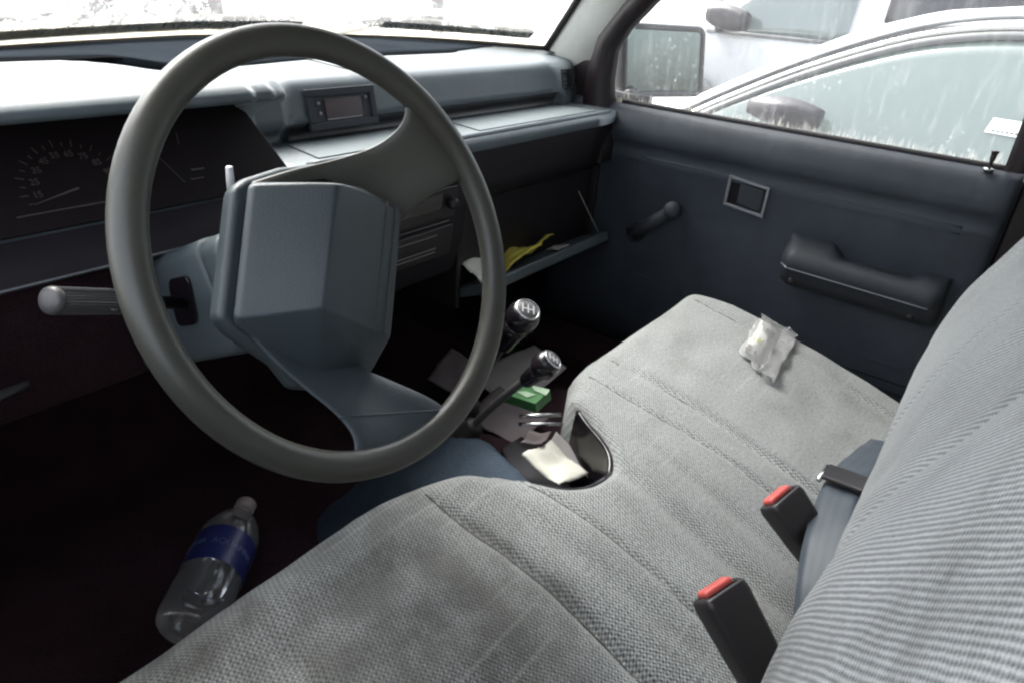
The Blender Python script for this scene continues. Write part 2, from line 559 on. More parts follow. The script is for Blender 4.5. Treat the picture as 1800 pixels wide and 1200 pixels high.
def catmull(pts, n=8):
    P = [Vector(p) for p in pts]
    P = [P[0] * 2 - P[1]] + P + [P[-1] * 2 - P[-2]]
    out = []
    for i in range(1, len(P) - 2):
        for k in range(n):
            t = k / n
            a, b, c, d = P[i - 1], P[i], P[i + 1], P[i + 2]
            out.append(0.5 * ((2 * b) + (c - a) * t + (2 * a - 5 * b + 4 * c - d) * t * t + (3 * b - a - 3 * c + d) * t ** 3))
    out.append(P[-2])
    return out

def text_mesh(bm, s, size, mx, depth=0.0006):
    """lettering as mesh, centred, laid by matrix mx"""
    cu = bpy.data.curves.new('lettering', 'FONT')
    cu.body = s
    cu.size = size
    cu.align_x = 'CENTER'
    cu.align_y = 'CENTER'
    cu.extrude = depth / 2
    ob = bpy.data.objects.new('lettering', cu)
    S.collection.objects.link(ob)
    bpy.context.view_layer.update()
    me = bpy.data.meshes.new_from_object(ob.evaluated_get(bpy.context.evaluated_depsgraph_get()))
    n0 = len(bm.verts)
    bm.from_mesh(me)
    bm.verts.ensure_lookup_table()
    for v in bm.verts[n0:]:
        v.co = mx(v.co) if callable(mx) else mx @ v.co
    S.collection.objects.unlink(ob)
    bpy.data.objects.remove(ob)
    bpy.data.meshes.remove(me)
    bpy.data.curves.remove(cu)

def struct(o):
    o['kind'] = 'structure'
    return o

def frame(o, x, y):
    """matrix with local x and y axes in world and z = x cross y"""
    x = Vector(x).normalized(); y = Vector(y)
    z = x.cross(y).normalized(); y = z.cross(x)
    m = Matrix((x, y, z)).transposed().to_4x4()
    m.translation = Vector(o)
    return m

GZ = -0.55                                  # street level below the cab floor

# ------------------------------------------------------------------ setting: ground
bm = B()
rows = []
for i in range(61):
    rows.append([((i - 30) ** 3 / 27000 * 300, (j - 30) ** 3 / 27000 * 300, GZ) for j in range(61)])
grid(bm, rows)
struct(obj('ground', bm, M_GROUND, wn_=False))

# ------------------------------------------------------------------ truck cab shell
cab = thing('truck_cab', 'grey trimmed pickup truck cab around the bench seat, with wet windshield', 'truck cab')

def wind_y(x):                              # foot of the windshield in plan
    return 0.755 - 0.30 * (abs(x) / 0.70) ** 4
def wind_z(x):
    return 0.687 + 0.04 * min(0.0, x)

# floor with transmission hump
bm = B()
rows = []
def hump(x, y):
    s = sstep(-0.20, -0.10, x) * (1 - sstep(0.34, 0.44, x))
    c = 0.085 + 0.055 * (1 - sstep(0.0, 0.25, y)) * (1 - sstep(0.06, 0.2, abs(x + 0.03)))
    return s * c
for i in range(71):
    x = -0.70 + 1.40 * i / 70
    r = []
    for j in range(41):
        y = -0.70 + 1.25 * j / 40
        r.append((x, y, hump(x, y) + 0.003 * noise.noise((x * 9, y * 9, 0))))
    r += [(x, 0.62, 0.06 + hump(x, y)), (x, 0.72, 0.22), (x, 0.735, 0.50)]
    rows.append(r)
grid(bm, rows)
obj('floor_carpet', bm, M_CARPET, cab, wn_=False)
# blue carpet over the tunnel, its crest running back under the seat
bm = B()
rows = []
for i in range(49):
    x = -0.28 + 0.36 * i / 48
    r = []
    for j in range(41):
        y = -0.205 + 0.755 * j / 40
        if y < 0.03:
            xc, zc = (y - 0.03) * 0.60, 0.186 + (0.03 - y) * 0.30
        else:
            xc, zc = (y - 0.03) * 0.12, 0.186 - (y - 0.03) * 0.30
        d = xc - x
        z = zc - (0.34 * d + 0.55 * max(0, d - 0.12) if d > 0 else -2.6 * d) - 0.012 * math.exp(-(d / 0.015) ** 2)
        z = max(z, hump(x, y) * 0.6 - 0.004)
        r.append((x, y, z + 0.002 * noise.noise((x * 30, y * 30, 3))))
    rows.append(r)
grid(bm, rows)
obj('tunnel_carpet', bm, M_BLUECARPET, cab, wn_=False)
# driver side toe board in blue carpet fading under the wheel
bm = B()
box(bm, (-0.70, 0.70, 0.0), (0.70, 0.745, 0.66))
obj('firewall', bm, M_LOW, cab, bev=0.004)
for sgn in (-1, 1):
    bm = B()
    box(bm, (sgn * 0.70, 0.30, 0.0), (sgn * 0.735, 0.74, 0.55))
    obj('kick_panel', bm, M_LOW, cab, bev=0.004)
# rocker sill with ribs under the passenger door
bm = B()
pts = [(0.565, 0, 0.0), (0.565, 0, 0.03), (0.60, 0, 0.045)]
for k in range(4):
    x = 0.605 + 0.02 * k
    pts += [(x, 0, 0.045), (x + 0.004, 0, 0.053), (x + 0.010, 0, 0.053), (x + 0.014, 0, 0.045)]
pts += [(0.70, 0, 0.045), (0.74, 0, 0.0)]
prism(bm, [(p[0], -0.52, p[2]) for p in pts], (0, 1.26, 0))
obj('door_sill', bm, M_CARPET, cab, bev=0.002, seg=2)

# windshield glass (curved, raked) and its seal
def ws(x, t):                               # t: 0 foot .. 1 head
    y = wind_y(x) - 0.41 * t
    xx = x * (1 - 0.14 * t)
    return Vector((xx, y + 0.07 * (abs(x) / 0.70) ** 4 * t, wind_z(x) - 0.003 + 0.42 * t))
bm = B()
rows = [[ws(-0.70 + 1.40 * i / 40, j / 12) for j in range(13)] for i in range(41)]
rows2 = [[p + Vector((0, 0.004, 0.004)) for p in r] for r in rows]
grid(bm, rows)
obj('windshield', bm, M_WSHIELD, cab, wn_=False)
bm = B()
tube(bm, [ws(-0.70 + 1.40 * i / 60, 0) + Vector((0, -0.002, 0.0)) for i in range(61)], 0.0065, 8)
tube(bm, [ws(0.70, j / 12) for j in range(13)], 0.0075, 8)
tube(bm, [ws(-0.70, j / 12) for j in range(13)], 0.0075, 8)
obj('windshield_seal', bm, M_RUBBER, cab, wn_=False)
# A pillars: light trim inside
for sgn in (-1, 1):
    bm = B()
    rows = []
    for j in range(-3, 13):
        t = j / 12
        a = ws(sgn * 0.70, t) + Vector((sgn * 0.004, -0.004, 0))
        q = 0.150 - 0.02 * t
        rows.append([a + Vector((sgn * 0.03, 0.03, 0)), a, a + Vector((sgn * -0.006, -0.018, 0)), a + Vector((sgn * -0.010, -0.05, 0)),
                     a + Vector((sgn * -0.006, -0.09, 0)), a + Vector((sgn * 0.010, -q, 0)), a + Vector((sgn * 0.035, -q - 0.004, 0)), a + Vector((sgn * 0.05, -0.03, 0))])
    vv = grid(bm, rows, closed_v=True)
    cap(bm, vv[0]); cap(bm, vv[-1])
    obj('pillar_trim', bm, M_PILLAR, cab, wn_=False)
    bm = B()
    prism(bm, [(sgn * 0.706, 0.24, 0.50), (sgn * 0.706, 0.62, 0.50), (sgn * 0.706, 0.50, 0.672), (sgn * 0.706, 0.335, 0.672), (sgn * 0.706, 0.27, 0.60)], (sgn * 0.035, 0, 0))
    obj('pillar_base', bm, M_DFRAME, cab, bev=0.003)
# roof, back wall, B pillars
bm = B()
rows = []
for i in range(21):
    x = -0.68 + 1.36 * i / 20
    r = []
    for j in range(15):
        t = j / 14
        y0 = ws(x / 0.86 if abs(x / 0.86) < 0.7 else math.copysign(0.70, x), 1).y
        y = y0 * (1 - t) - 0.80 * t
        r.append((x, y, 1.105 + 0.05 * math.sin(math.pi * t) ** 0.6 - 0.05 * (abs(x) / 0.68) ** 4))
    rows.append(r)
grid(bm, rows)
ro = obj('roof_panel', bm, M_LINER, cab, wn_=False)
md = ro.modifiers.new('thick', 'SOLIDIFY'); md.thickness = 0.03; md.offset = 1
bm = B()
box(bm, (-0.74, -0.80, -0.02), (0.74, -0.77, 0.66))
box(bm, (-0.74, -0.80, 0.661), (-0.60, -0.77, 1.10))
box(bm, (0.60, -0.80, 0.661), (0.74, -0.77, 1.10))
box(bm, (-0.599, -0.80, 1.02), (0.599, -0.77, 1.10))
obj('back_wall', bm, M_LINER, cab, bev=0.003)
bm = B()
box(bm, (-0.599, -0.787, 0.662), (0.599, -0.783, 1.019))
obj('rear_window', bm, M_RGLASS, cab, smooth=False)
for sgn in (-1, 1):
    bm = B()
    prism(bm, [(sgn * 0.775, -0.77, 0.0), (sgn * 0.775, -0.5135, 0.0), (sgn * 0.775, -0.5135, 0.60), (sgn * 0.66, -0.60, 1.11), (sgn * 0.66, -0.77, 1.11), (sgn * 0.775, -0.77, 0.60)], (sgn * -0.07, 0, 0))
    obj('door_pillar', bm, M_DFRAME, cab, bev=0.008)
# driver's door, shut, its window wound down
bm = B()
prism(bm, [(-0.735, -0.518, 0.056), (-0.735, -0.518, 0.592), (-0.735, 0.36, 0.592), (-0.735, 0.36, 0.056)], (-0.06, 0, 0))
prism(bm, [(-0.734, -0.515, 0.06), (-0.734, -0.515, 0.60), (-0.734, 0.36, 0.60), (-0.734, 0.36, 0.06)], (0.03, 0, 0))
obj('driver_door', bm, M_DOOR, cab, bev=0.008)
# bonnet, front wings and cowl of the truck itself
bm = B()
rows = []
for i in range(25):
    x = -0.80 + 1.60 * i / 24
    r = []
    for j in range(14):
        t = j / 13
        y0 = wind_y(max(-0.70, min(0.70, x))) + 0.07
        y = y0 * (1 - t) + (1.95 - 0.10 * (x / 0.8) ** 2) * t
        z = 0.655 - 0.055 * t - 0.035 * t ** 6 - 0.03 * (abs(x) / 0.8) ** 4
        r.append((x, y, z))
    rows.append(r)
vv = grid(bm, rows)
ro = obj('bonnet', bm, M_WHITE, cab, wn_=False)
bm = B()
for sgn in (-1, 1):
    prism(bm, [(sgn * 0.801, 0.45, 0.62), (sgn * 0.801, 1.85, 0.565), (sgn * 0.801, 1.95, 0.3), (sgn * 0.801, 1.95, -0.1), (sgn * 0.801, 1.8, -0.1), (sgn * 0.801, 1.62, 0.12), (sgn * 0.801, 1.15, 0.12), (sgn * 0.801, 0.97, -0.1), (sgn * 0.801, 0.45, -0.1)], (sgn * 0.03, 0, 0))
box(bm, (-0.80, 1.93, -0.1), (0.80, 1.96, 0.55))
obj('front_wing', bm, M_WHITE, cab, bev=0.01)
bm = B()
rows = []
for i in range(41):
    x = -0.70 + 1.40 * i / 40
    a = ws(x, 0)
    rows.append([a + Vector((0, 0.012, -0.012)), a + Vector((0, 0.045, -0.02)), a + Vector((0, 0.085, -0.03))])
grid(bm, rows)
obj('cowl_panel', bm, M_WHITE, cab, wn_=False)

# ------------------------------------------------------------------ dashboard
dash = thing('dashboard', 'blue grey truck dashboard with hooded gauges and long parcel shelf', 'dashboard', (0, 0.3, 0.5))
DRV = [(None, 0), (0.52, 0.692), (0.34, 0.701), (0.20, 0.703), (0.172, 0.701), (0.158, 0.694), (0.155, 0.689), (0.160, 0.683), (0.20, 0.679),
       (0.262, 0.668), (0.195, 0.577), (0.168, 0.569), (0.156, 0.562), (0.150, 0.553), (0.158, 0.546), (0.19, 0.541), (0.215, 0.52), (0.225, 0.44), (0.24, 0.38), (0.33, 0.34), (0.44, 0.32)]
PAS = [(None, 0), (0.56, 0.679), (0.44, 0.674), (0.383, 0.671), (0.366, 0.667), (0.357, 0.659), (0.353, 0.648), (0.350, 0.636), (0.347, 0.622),
       (0.344, 0.612), (0.360, 0.600), (0.361, 0.586), (0.352, 0.584), (0.246, 0.584), (0.230, 0.582), (0.2255, 0.574), (0.229, 0.560), (0.240, 0.500), (0.250, 0.468), (0.30, 0.462), (0.50, 0.455)]
def nose(x):                                # rounded plan of the brow's free end
    t = max(0.0, min(1.0, (x + 0.255) / 0.075))
    return 1 - math.sqrt(max(0.0, 1 - t * t)) if t < 1 else 1.0
bm = B()
xs = sorted(set([-0.70 + 1.40 * i / 56 for i in range(57)] + [-0.30 + 0.20 * i / 40 for i in range(41)] + [-0.225 + 0.034 * i / 34 for i in range(35)] + [0.60, 0.625, 0.65]))
rows = []
for x in xs:
    r = []
    for k in range(21):
        if k == 0:
            r.append(Vector((x, wind_y(x) - 0.004, wind_z(x) - 0.006)))
            continue
        if k <= 2:
            b = sstep(-0.36, -0.18, x)
        elif k <= 9:
            b = nose(x) if k < 9 else sstep(-0.240, -0.180, x)
        else:
            b = sstep(-0.200, -0.165, x)
        y = DRV[k][0] * (1 - b) + PAS[k][0] * b
        z = DRV[k][1] * (1 - b) + PAS[k][1] * b
        if k in (9, 10, 11) and x > 0.60:    # the slot closes before the end vent
            q = sstep(0.60, 0.625, x)
            y = y * (1 - q) + (0.343, 0.3425, 0.342)[k - 9] * q
        if k == 1:
            y = min(y, wind_y(x) - 0.03)
        if k in (2, 3) and abs(x) > 0.62:
            pass
        # front edges bow back a little at the doors
        if k >= 3:
            y += 0.0 if x < 0.6 else 0.02 * ((x - 0.6) / 0.1) ** 2
        r.append(Vector((x, y, z)))
    rows.append(r)
grid(bm, [r[:17] for r in rows])
body = obj('dash_body', bm, M_DASH, dash, wn_=False)
bm = B()
grid(bm, [r[16:] for r in rows])
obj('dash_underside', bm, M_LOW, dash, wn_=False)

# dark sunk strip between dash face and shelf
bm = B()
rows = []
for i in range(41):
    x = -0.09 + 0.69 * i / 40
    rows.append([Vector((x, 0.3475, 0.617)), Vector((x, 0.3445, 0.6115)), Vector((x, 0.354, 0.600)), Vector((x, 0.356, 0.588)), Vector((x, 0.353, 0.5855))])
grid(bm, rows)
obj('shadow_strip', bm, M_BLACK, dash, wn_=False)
# rubber mat in the parcel shelf
def mat_panel(x0, x1):
    bm = B()
    prism(bm, [(x0 + 0.015, 0.343, 0.5845), (x1 - 0.03, 0.343, 0.5845), (x1, 0.255, 0.5845), (x0, 0.255, 0.5845)], (0, 0, 0.0018))
    obj('shelf_mat', bm, M_MAT, dash, bev=0.0008, seg=2)
mat_panel(-0.118, 0.175)
mat_panel(0.225, 0.615)
# raised lip along the shelf edge
bm = B()
tube(bm, [(-0.15 + 0.79 * i / 30, 0.2385, 0.5835) for i in range(31)], [0.004] + [0.0055] * 29 + [0.004], 10)
obj('shelf_lip', bm, M_DASH, dash, wn_=False)
# darker defroster strip along the foot of the windshield
bm = B()
rows = []
for i in range(57):
    x = -0.70 + 1.32 * i / 56
    yf = 0.432 + 0.078 * sstep(-0.35, 0.25, x)
    yb = wind_y(x) - 0.012
    yf = min(yf + 0.25 * max(0, x - 0.44), yb - 0.012)
    r = []
    for k in range(7):
        y = yf + (yb - yf) * k / 6
        zz = interp([(0.34, 0.701), (0.52, 0.692), (0.70, wind_z(x) - 0.004)], y) if x < -0.30 else interp([(0.44, 0.674), (0.56, 0.679), (0.745, wind_z(x) - 0.004)], y)
        if -0.30 <= x < -0.14:
            q = sstep(-0.30, -0.14, x)
            zz = interp([(0.34, 0.701), (0.52, 0.692), (0.70, wind_z(x) - 0.004)], y) * (1 - q) + interp([(0.44, 0.674), (0.56, 0.679), (0.745, wind_z(x) - 0.004)], y) * q
        if k == 0:
            r.append(Vector((x, y - 0.0005, zz - 0.006)))
        r.append(Vector((x, y, zz + 0.0025)))
    rows.append(r)
grid(bm, rows)
obj('defroster_strip', bm, M_STRIP, dash, wn_=False)
# defroster outlets along the front of that strip
def strip_y(x):
    return 0.432 + 0.078 * sstep(-0.35, 0.25, x)
def strip_z(x, y):
    zd = interp([(0.34, 0.701), (0.52, 0.692), (0.70, wind_z(x) - 0.004)], y)
    zp = interp([(0.44, 0.674), (0.56, 0.679), (0.745, wind_z(x) - 0.004)], y)
    q = sstep(-0.30, -0.14, x)
    return zd * (1 - q) + zp * q
for x0, x1, wd in ((0.16, 0.45, 0.013), (-0.70, -0.27, 0.020)):
    bm = B()
    rows = []
    for k in range(31):
        x = x0 + (x1 - x0) * k / 30
        y1_ = strip_y(x) + 0.001
        y0_ = y1_ - wd * min(1.0, 0.35 + 6 * min(k, 30 - k) / 30)
        rows.append([Vector((x, y0_, strip_z(x, y0_) - 0.002)), Vector((x, y0_, strip_z(x, y0_) + 0.0012)), Vector((x, y1_, strip_z(x, y1_) + 0.0018)), Vector((x, y1_, strip_z(x, y1_) - 0.002))])
    vv = grid(bm, rows, closed_v=True)
    cap(bm, vv[0]); cap(bm, vv[-1])
    obj('defroster_vent', bm, M_SLOT, dash, smooth=False)
# shut line across the dash top
bm = B()
tube(bm, [(0.055, 0.36 + 0.30 * i / 10, 0.6725 + 0.0012 * i) for i in range(11)], 0.0009, 6)
obj('dash_seam', bm, M_LOW, dash, wn_=False)

# instrument cluster
cx_n = Vector((0, 0.091, -0.067)).normalized()   # down the sloping panel ... see below
P_top = Vector((0, 0.259, 0.665)); P_bot = Vector((0, 0.193, 0.577))
panel_up = (P_top - P_bot).normalized()
panel_n = Vector((1, 0, 0)).cross(panel_up).normalized()      # faces the driver
if panel_n.y > 0:
    panel_n = -panel_n
def cl(x, t, h=0.0):
    return Vector((x, 0, 0)) + P_bot + (P_top - P_bot) * t + panel_n * h
bm = B()
pts = [cl(-0.695, 0.02, 0.002), cl(-0.212, 0.02, 0.002), cl(-0.205, 0.10, 0.002), cl(-0.228, 0.86, 0.002), cl(-0.240, 0.96, 0.002), cl(-0.695, 0.96, 0.002)]
prism(bm, pts, panel_n * 0.004)
cluster = obj('instrument_panel', bm, M_CLUSTER, dash, bev=0.001, seg=2)
DC = cl(-0.440, 0.33, 0.0066)                     # speedometer centre
DR = 0.043
bm = B()
for k in range(10):
    a = R(180 - 20 * k)
    mx = frame(DC + (Vector((1, 0, 0)) * math.cos(a) + panel_up * math.sin(a)) * DR * 0.82, (1, 0, 0), panel_up)
    text_mesh(bm, str(15 + 10 * k), 0.0085, mx, 0.0004)
obj('dial_numerals', bm, M_MARK, cluster, smooth=False)
bm = B()
for k in range(19):
    a = R(190 - 10.5 * k)
    d = Vector((1, 0, 0)) * math.cos(a) + panel_up * math.sin(a)
    s = d.cross(panel_n)
    L = 0.007 if k % 2 else 0.004
    p = DC + d * DR
    prism(bm, [p - s * 0.0004, p + s * 0.0004, p + s * 0.0004 + d * L, p - s * 0.0004 + d * L], panel_n * 0.0004)
for x0, t0, x1, t1, wd in ((-0.50, 0.17, -0.40, 0.17, 0.0006), (-0.685, 0.12, -0.53, 0.13, 0.0004), (-0.565, 0.55, -0.552, 0.15, 0.0004), (-0.352, 0.50, -0.338, 0.22, 0.0004), (-0.325, 0.33, -0.310, 0.33, 0.001), (-0.325, 0.60, -0.322, 0.72, 0.0005), (-0.33, 0.24, -0.315, 0.24, 0.0007)):
    a, b = cl(x0, t0, 0.0066), cl(x1, t1, 0.0066)
    d = (b - a).normalized(); s = d.cross(panel_n)
    prism(bm, [a - s * wd, b - s * wd, b + s * wd, a + s * wd], panel_n * 0.0004)
obj('dial_ticks', bm, M_MARK, cluster, smooth=False)
bm = B()
p = cl(-0.548, 0.03, 0.0066)
lathe(bm, [(0, 0.0035), (0.0008, 0.003)], p, panel_n, 12)
obj('warning_lamp', bm, M_AMBER, cluster, smooth=False)
bm = B()
d = Vector((1, 0, 0)) * math.cos(R(192)) + panel_up * math.sin(R(192)); s = d.cross(panel_n)
prism(bm, [DC - s * 0.0012, DC + s * 0.0012, DC + s * 0.0003 + d * DR, DC - s * 0.0003 + d * DR], panel_n * 0.001)
obj('speed_needle', bm, M_MARK, cluster, smooth=False)
# lower bezel strip under the gauges
bm = B()
rows = []
for i in range(30):
    x = -0.70 + 0.485 * i / 29
    rows.append([Vector((x, 0.190, 0.5785)), Vector((x, 0.166, 0.5715)), Vector((x, 0.1525, 0.563)), Vector((x, 0.1475, 0.5535))])
grid(bm, rows)
obj('lower_bezel', bm, M_LOW, dash, wn_=False)
bm = B()
tube(bm, [(-0.70 + 0.335 * i / 20, 0.1475, 0.5525) for i in range(21)], 0.0013, 8)
obj('bright_edging', bm, M_DULLMETAL, dash, wn_=False)

# clock in the middle of the dash
fy = lambda z: 0.3505 + (z - 0.636) * 0.22        # face of the upper dash
ck_n = Vector((0, -1, 0.22)).normalized()
ck_u = Vector((0, 0.22, 1)).normalized()
CK = Vector((0.005, fy(0.627) - 0.001, 0.627))
def ckp(a, b, h):
    return CK + Vector((1, 0, 0)) * a + ck_u * b + ck_n * h
def framed(bm, pf, w_, h_, bw, d0, d1):
    """rectangular frame w_ by h_ with border bw, from depth d0 to d1"""
    for a0, a1, b0, b1 in ((-w_, w_, h_ - bw, h_), (-w_, w_, -h_, -h_ + bw), (-w_, -w_ + bw, -h_ + bw + 0.0003, h_ - bw - 0.0003), (w_ - bw, w_, -h_ + bw + 0.0003, h_ - bw - 0.0003)):
        prism(bm, [pf(a0, b0, d0), pf(a1, b0, d0), pf(a1, b1, d0), pf(a0, b1, d0)], pf(0, 0, d1) - pf(0, 0, d0))
bm = B()
framed(bm, ckp, 0.066, 0.029, 0.011, -0.004, 0.004)
prism(bm, [ckp(-0.056, -0.019, -0.003), ckp(0.056, -0.019, -0.003), ckp(0.056, 0.019, -0.003), ckp(-0.056, 0.019, -0.003)], ck_n * 0.004)
clock = obj('clock', bm, M_ARM, dash, bev=0.0012, seg=2)
bm = B()
prism(bm, [ckp(-0.034, -0.013, 0.0012), ckp(0.036, -0.013, 0.0012), ckp(0.036, 0.014, 0.0012), ckp(-0.034, 0.014, 0.0012)], ck_n * 0.0016)
obj('clock_display', bm, plastic('dim_red_lens', (0.030, 0.010, 0.013), 0.3, 500, 0.0), clock, smooth=False)
bm = B()
prism(bm, [ckp(-0.033, -0.0155, 0.0012), ckp(0.034, -0.0155, 0.0012), ckp(0.034, -0.0138, 0.0012), ckp(-0.033, -0.0138, 0.0012)], ck_n * 0.0022)
obj('display_trim', bm, M_MARKW, clock, smooth=False)
for a, b in ((-0.045, 0.009), (-0.044, -0.005), (0.047, 0.012)):
    bm = B()
    lathe(bm, [(0.0, 0.0025), (0.002, 0.0022), (0.0026, 0.001)], ckp(a, b, 0.0012), ck_n, 10)
    obj('clock_button', bm, M_MARKW, clock, wn_=False)

# end air vent
def vent(xc, zc, w_, h_, name='air_vent', yoff=0.0):
    o = Vector((xc, fy(zc) + yoff, zc))
    pf = lambda a, b, h: o + Vector((1, 0, 0)) * a + ck_u * b + ck_n * h
    bm = B()
    framed(bm, pf, w_, h_, 0.004, -0.006, 0.0035)
    prism(bm, [pf(-w_ + 0.001, -h_ + 0.001, -0.004), pf(w_ - 0.001, -h_ + 0.001, -0.004), pf(w_ - 0.001, h_ - 0.001, -0.004), pf(-w_ + 0.001, h_ - 0.001, -0.004)], ck_n * 0.003)
    v = obj(name, bm, M_ARM, dash, bev=0.001, seg=2)
    bm = B()
    for k in range(4):
        b = -h_ + 0.004 + (2 * h_ - 0.008) * (k + 0.5) / 4
        prism(bm, [pf(-w_ + 0.005, b, -0.0009), pf(w_ - 0.005, b, -0.0009), pf(w_ - 0.005, b + 0.0016, -0.0009), pf(-w_ + 0.005, b + 0.0016, -0.0009)], ck_n * 0.0035)
    for a in (-0.008, 0.006):
        prism(bm, [pf(a, -h_ + 0.005, -0.0005), pf(a + 0.0015, -h_ + 0.005, -0.0005), pf(a + 0.0015, h_ - 0.005, -0.0005), pf(a, h_ - 0.005, -0.0005)], ck_n * 0.002)
    obj('vent_slats', bm, M_BLACK, v, smooth=False)
vent(0.638, 0.634, 0.022, 0.021, yoff=0.003)

# small side vent below the shelf end
o = Vector((0.655, 0.243, 0.505))
bm = B()
box(bm, o + Vector((-0.026, -0.004, -0.03)), o + Vector((0.026, 0.02, 0.035)))
sv_ = obj('side_vent', bm, M_BLACK, dash, bev=0.002)
bm = B()
for k in range(4):
    z = -0.018 + 0.012 * k
    box(bm, o + Vector((-0.014, -0.0055, z)), o + Vector((0.006, -0.0042, z + 0.0009)))
for dx in (-0.012, 0.004):
    box(bm, o + Vector((dx, -0.0055, 0.004)), o + Vector((dx + 0.0009, -0.0042, 0.012)))
obj('vent_marks', bm, M_MARK, sv_, smooth=False)

# centre stack: radio and heater levers
bm = B()
prism(bm, [(-0.165, 0.242, 0.575), (-0.165, 0.232, 0.555), (-0.165, 0.252, 0.40), (-0.165, 0.275, 0.335), (-0.165, 0.36, 0.31), (-0.165, 0.45, 0.42), (-0.165, 0.45, 0.575)], (0.355, 0, 0))
stack = obj('centre_stack', bm, M_LOW, dash, bev=0.006)
st_n = Vector((0, -1, -0.11)).normalized(); st_u = Vector((0, -0.128, 1)).normalized()
def stp(a, z, h=0.0):
    return Vector((a, 0.2320 + (0.555 - z) * 0.129, z)) + st_n * h
def plate(bm, x0, x1, z0, z1, h0, h1):
    prism(bm, [stp(x0, z0, h0), stp(x1, z0, h0), stp(x1, z1, h0), stp(x0, z1, h0)], st_n * (h1 - h0))
bm = B()
plate(bm, -0.07, 0.150, 0.455, 0.510, -0.002, 0.004)
radio = obj('radio', bm, M_BLACK, dash, bev=0.002, seg=2)
bm = B()
plate(bm, -0.03, 0.110, 0.476, 0.502, 0.0045, 0.0055)
obj('radio_dial', bm, M_GLOSSBLACK, radio, smooth=False)
for x in (-0.052, 0.132):
    bm = B()
    lathe(bm, [(0, 0.010), (0.012, 0.0095), (0.014, 0.007)], stp(x, 0.483, 0.004), st_n, 16)
    obj('radio_knob', bm, M_BLACK, radio, wn_=False)
bm = B()
plate(bm, -0.07, 0.150, 0.385, 0.440, -0.002, 0.004)
heat = obj('heater_controls', bm, M_BLACK, dash, bev=0.002, seg=2)
bm = B()
bm.free()
for xa, xb, z, zt, h0, h1 in ((-0.03, 0.110, 0.397, 0.0014, 0.0042, 0.005), (-0.03, 0.110, 0.404, 0.0014, 0.0042, 0.005), (-0.03, 0.110, 0.428, 0.0012, 0.0042, 0.005), (0.0, 0.14, 0.5185, 0.001, 0.001, 0.002), (0.02, 0.14, 0.4475, 0.0007, 0.001, 0.002)):
    bm = B()
    plate(bm, xa, xb, z, z + zt, h0, h1)
    obj('slider_line', bm, M_MARKW, heat, smooth=False)
for x in (0.058, 0.088):
    bm = B()
    box(bm, stp(x, 0.533, 0.001), stp(x + 0.0012, 0.543, 0.002))
    obj('switch_mark', bm, M_MARK, stack, smooth=False)

# glove box: cavity, open flap, stay
bm = B()
x0, x1 = 0.20, 0.665
prism(bm, [(x0, 0.275, 0.455), (x0, 0.275, 0.27), (x0, 0.52, 0.27), (x0, 0.52, 0.455), (x0, 0.51, 0.455), (x0, 0.51, 0.28), (x0, 0.285, 0.28), (x0, 0.285, 0.455)], (x1 - x0, 0, 0))
box(bm, (x0 - 0.012, 0.262, 0.26), (x0 - 0.001, 0.52, 0.46))
box(bm, (x1 + 0.001, 0.262, 0.26), (x1 + 0.012, 0.52, 0.46))
obj('glove_box', bm, M_BLACK, dash, bev=0.002, seg=2)
bm = B()
e0 = Vector((0, 0.207, 0.325)); e1 = Vector((0, 0.330, 0.272))
fd = (e1 - e0).normalized(); fn_ = Vector((0, fd.z, -fd.y))
fn_ = -fn_ if fn_.z < 0 else fn_
pl = [e0 + fn_ * 0.0, e0 + fn_ * -0.022 + fd * 0.004, e1 - fn_ * 0.022, e1]
prism(bm, [p + Vector((0.205, 0, 0)) for p in pl], (0.448, 0, 0))
flap = obj('glove_box_door', bm, M_DASH, dash, bev=0.005)
bm = B()
tube(bm, [(0.640, 0.225, 0.320), (0.630, 0.25, 0.36), (0.60, 0.300, 0.455)], 0.0012, 6)
obj('door_stay', bm, M_MARKW, flap, wn_=False)

# lower trim under the column and bonnet release
bm = B()
prism(bm, [(-0.70, 0.192, 0.538), (-0.70, 0.205, 0.46), (-0.70, 0.225, 0.385), (-0.70, 0.33, 0.34), (-0.70, 0.40, 0.34), (-0.70, 0.40, 0.535)], (0.53, 0, 0))
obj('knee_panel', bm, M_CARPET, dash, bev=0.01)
bm = B()
a, b = Vector((-0.605, 0.222, 0.420)), Vector((-0.522, 0.215, 0.4275))
tube(bm, [a, a * 0.5 + b * 0.5 + Vector((0, -0.004, 0)), b], [0.006, 0.0065, 0.005], 10)
obj('bonnet_release', bm, M_STALK, dash, wn_=False)

# ------------------------------------------------------------------ steering column and stalks
TILT = R(25.75)
WC = Vector((-0.35, -0.072, 0.600))
wu, wv_, wn2 = Vector((1, 0, 0)), Vector((0, math.sin(TILT), math.cos(TILT))), Vector((0, -math.cos(TILT), math.sin(TILT)))
def ax(a, b, h):                            # unrotated wheel frame
    return WC + wu * a + wv_ * b + wn2 * h
colm = thing('steering_column', 'blue grey steering column shroud with stalks behind the steering wheel', 'steering column', (-0.35, 0.1, 0.5))
def rrect(w_, h0, h1, r, n=5):
    pts = []
    for cx, cy, a0 in ((w_ - r, h1 - r, 0), (-w_ + r, h1 - r, 90), (-w_ + r, h0 + r, 180), (w_ - r, h0 + r, 270)):
        for k in range(n + 1):
            a = R(a0 + 90 * k / n)
            pts.append((cx + r * math.cos(a), cy + r * math.sin(a)))
    return pts
bm = B()
rings = []
for h, sc in ((-0.145, 0.95), (-0.150, 1.0), (-0.30, 1.02), (-0.36, 1.02)):
    rings.append([ax(a * sc, b * sc, h) for a, b in rrect(0.056, -0.062, 0.052, 0.014)])
vv = grid(bm, rings, closed_v=True)
cap(bm, vv[0]); cap(bm, vv[-1])
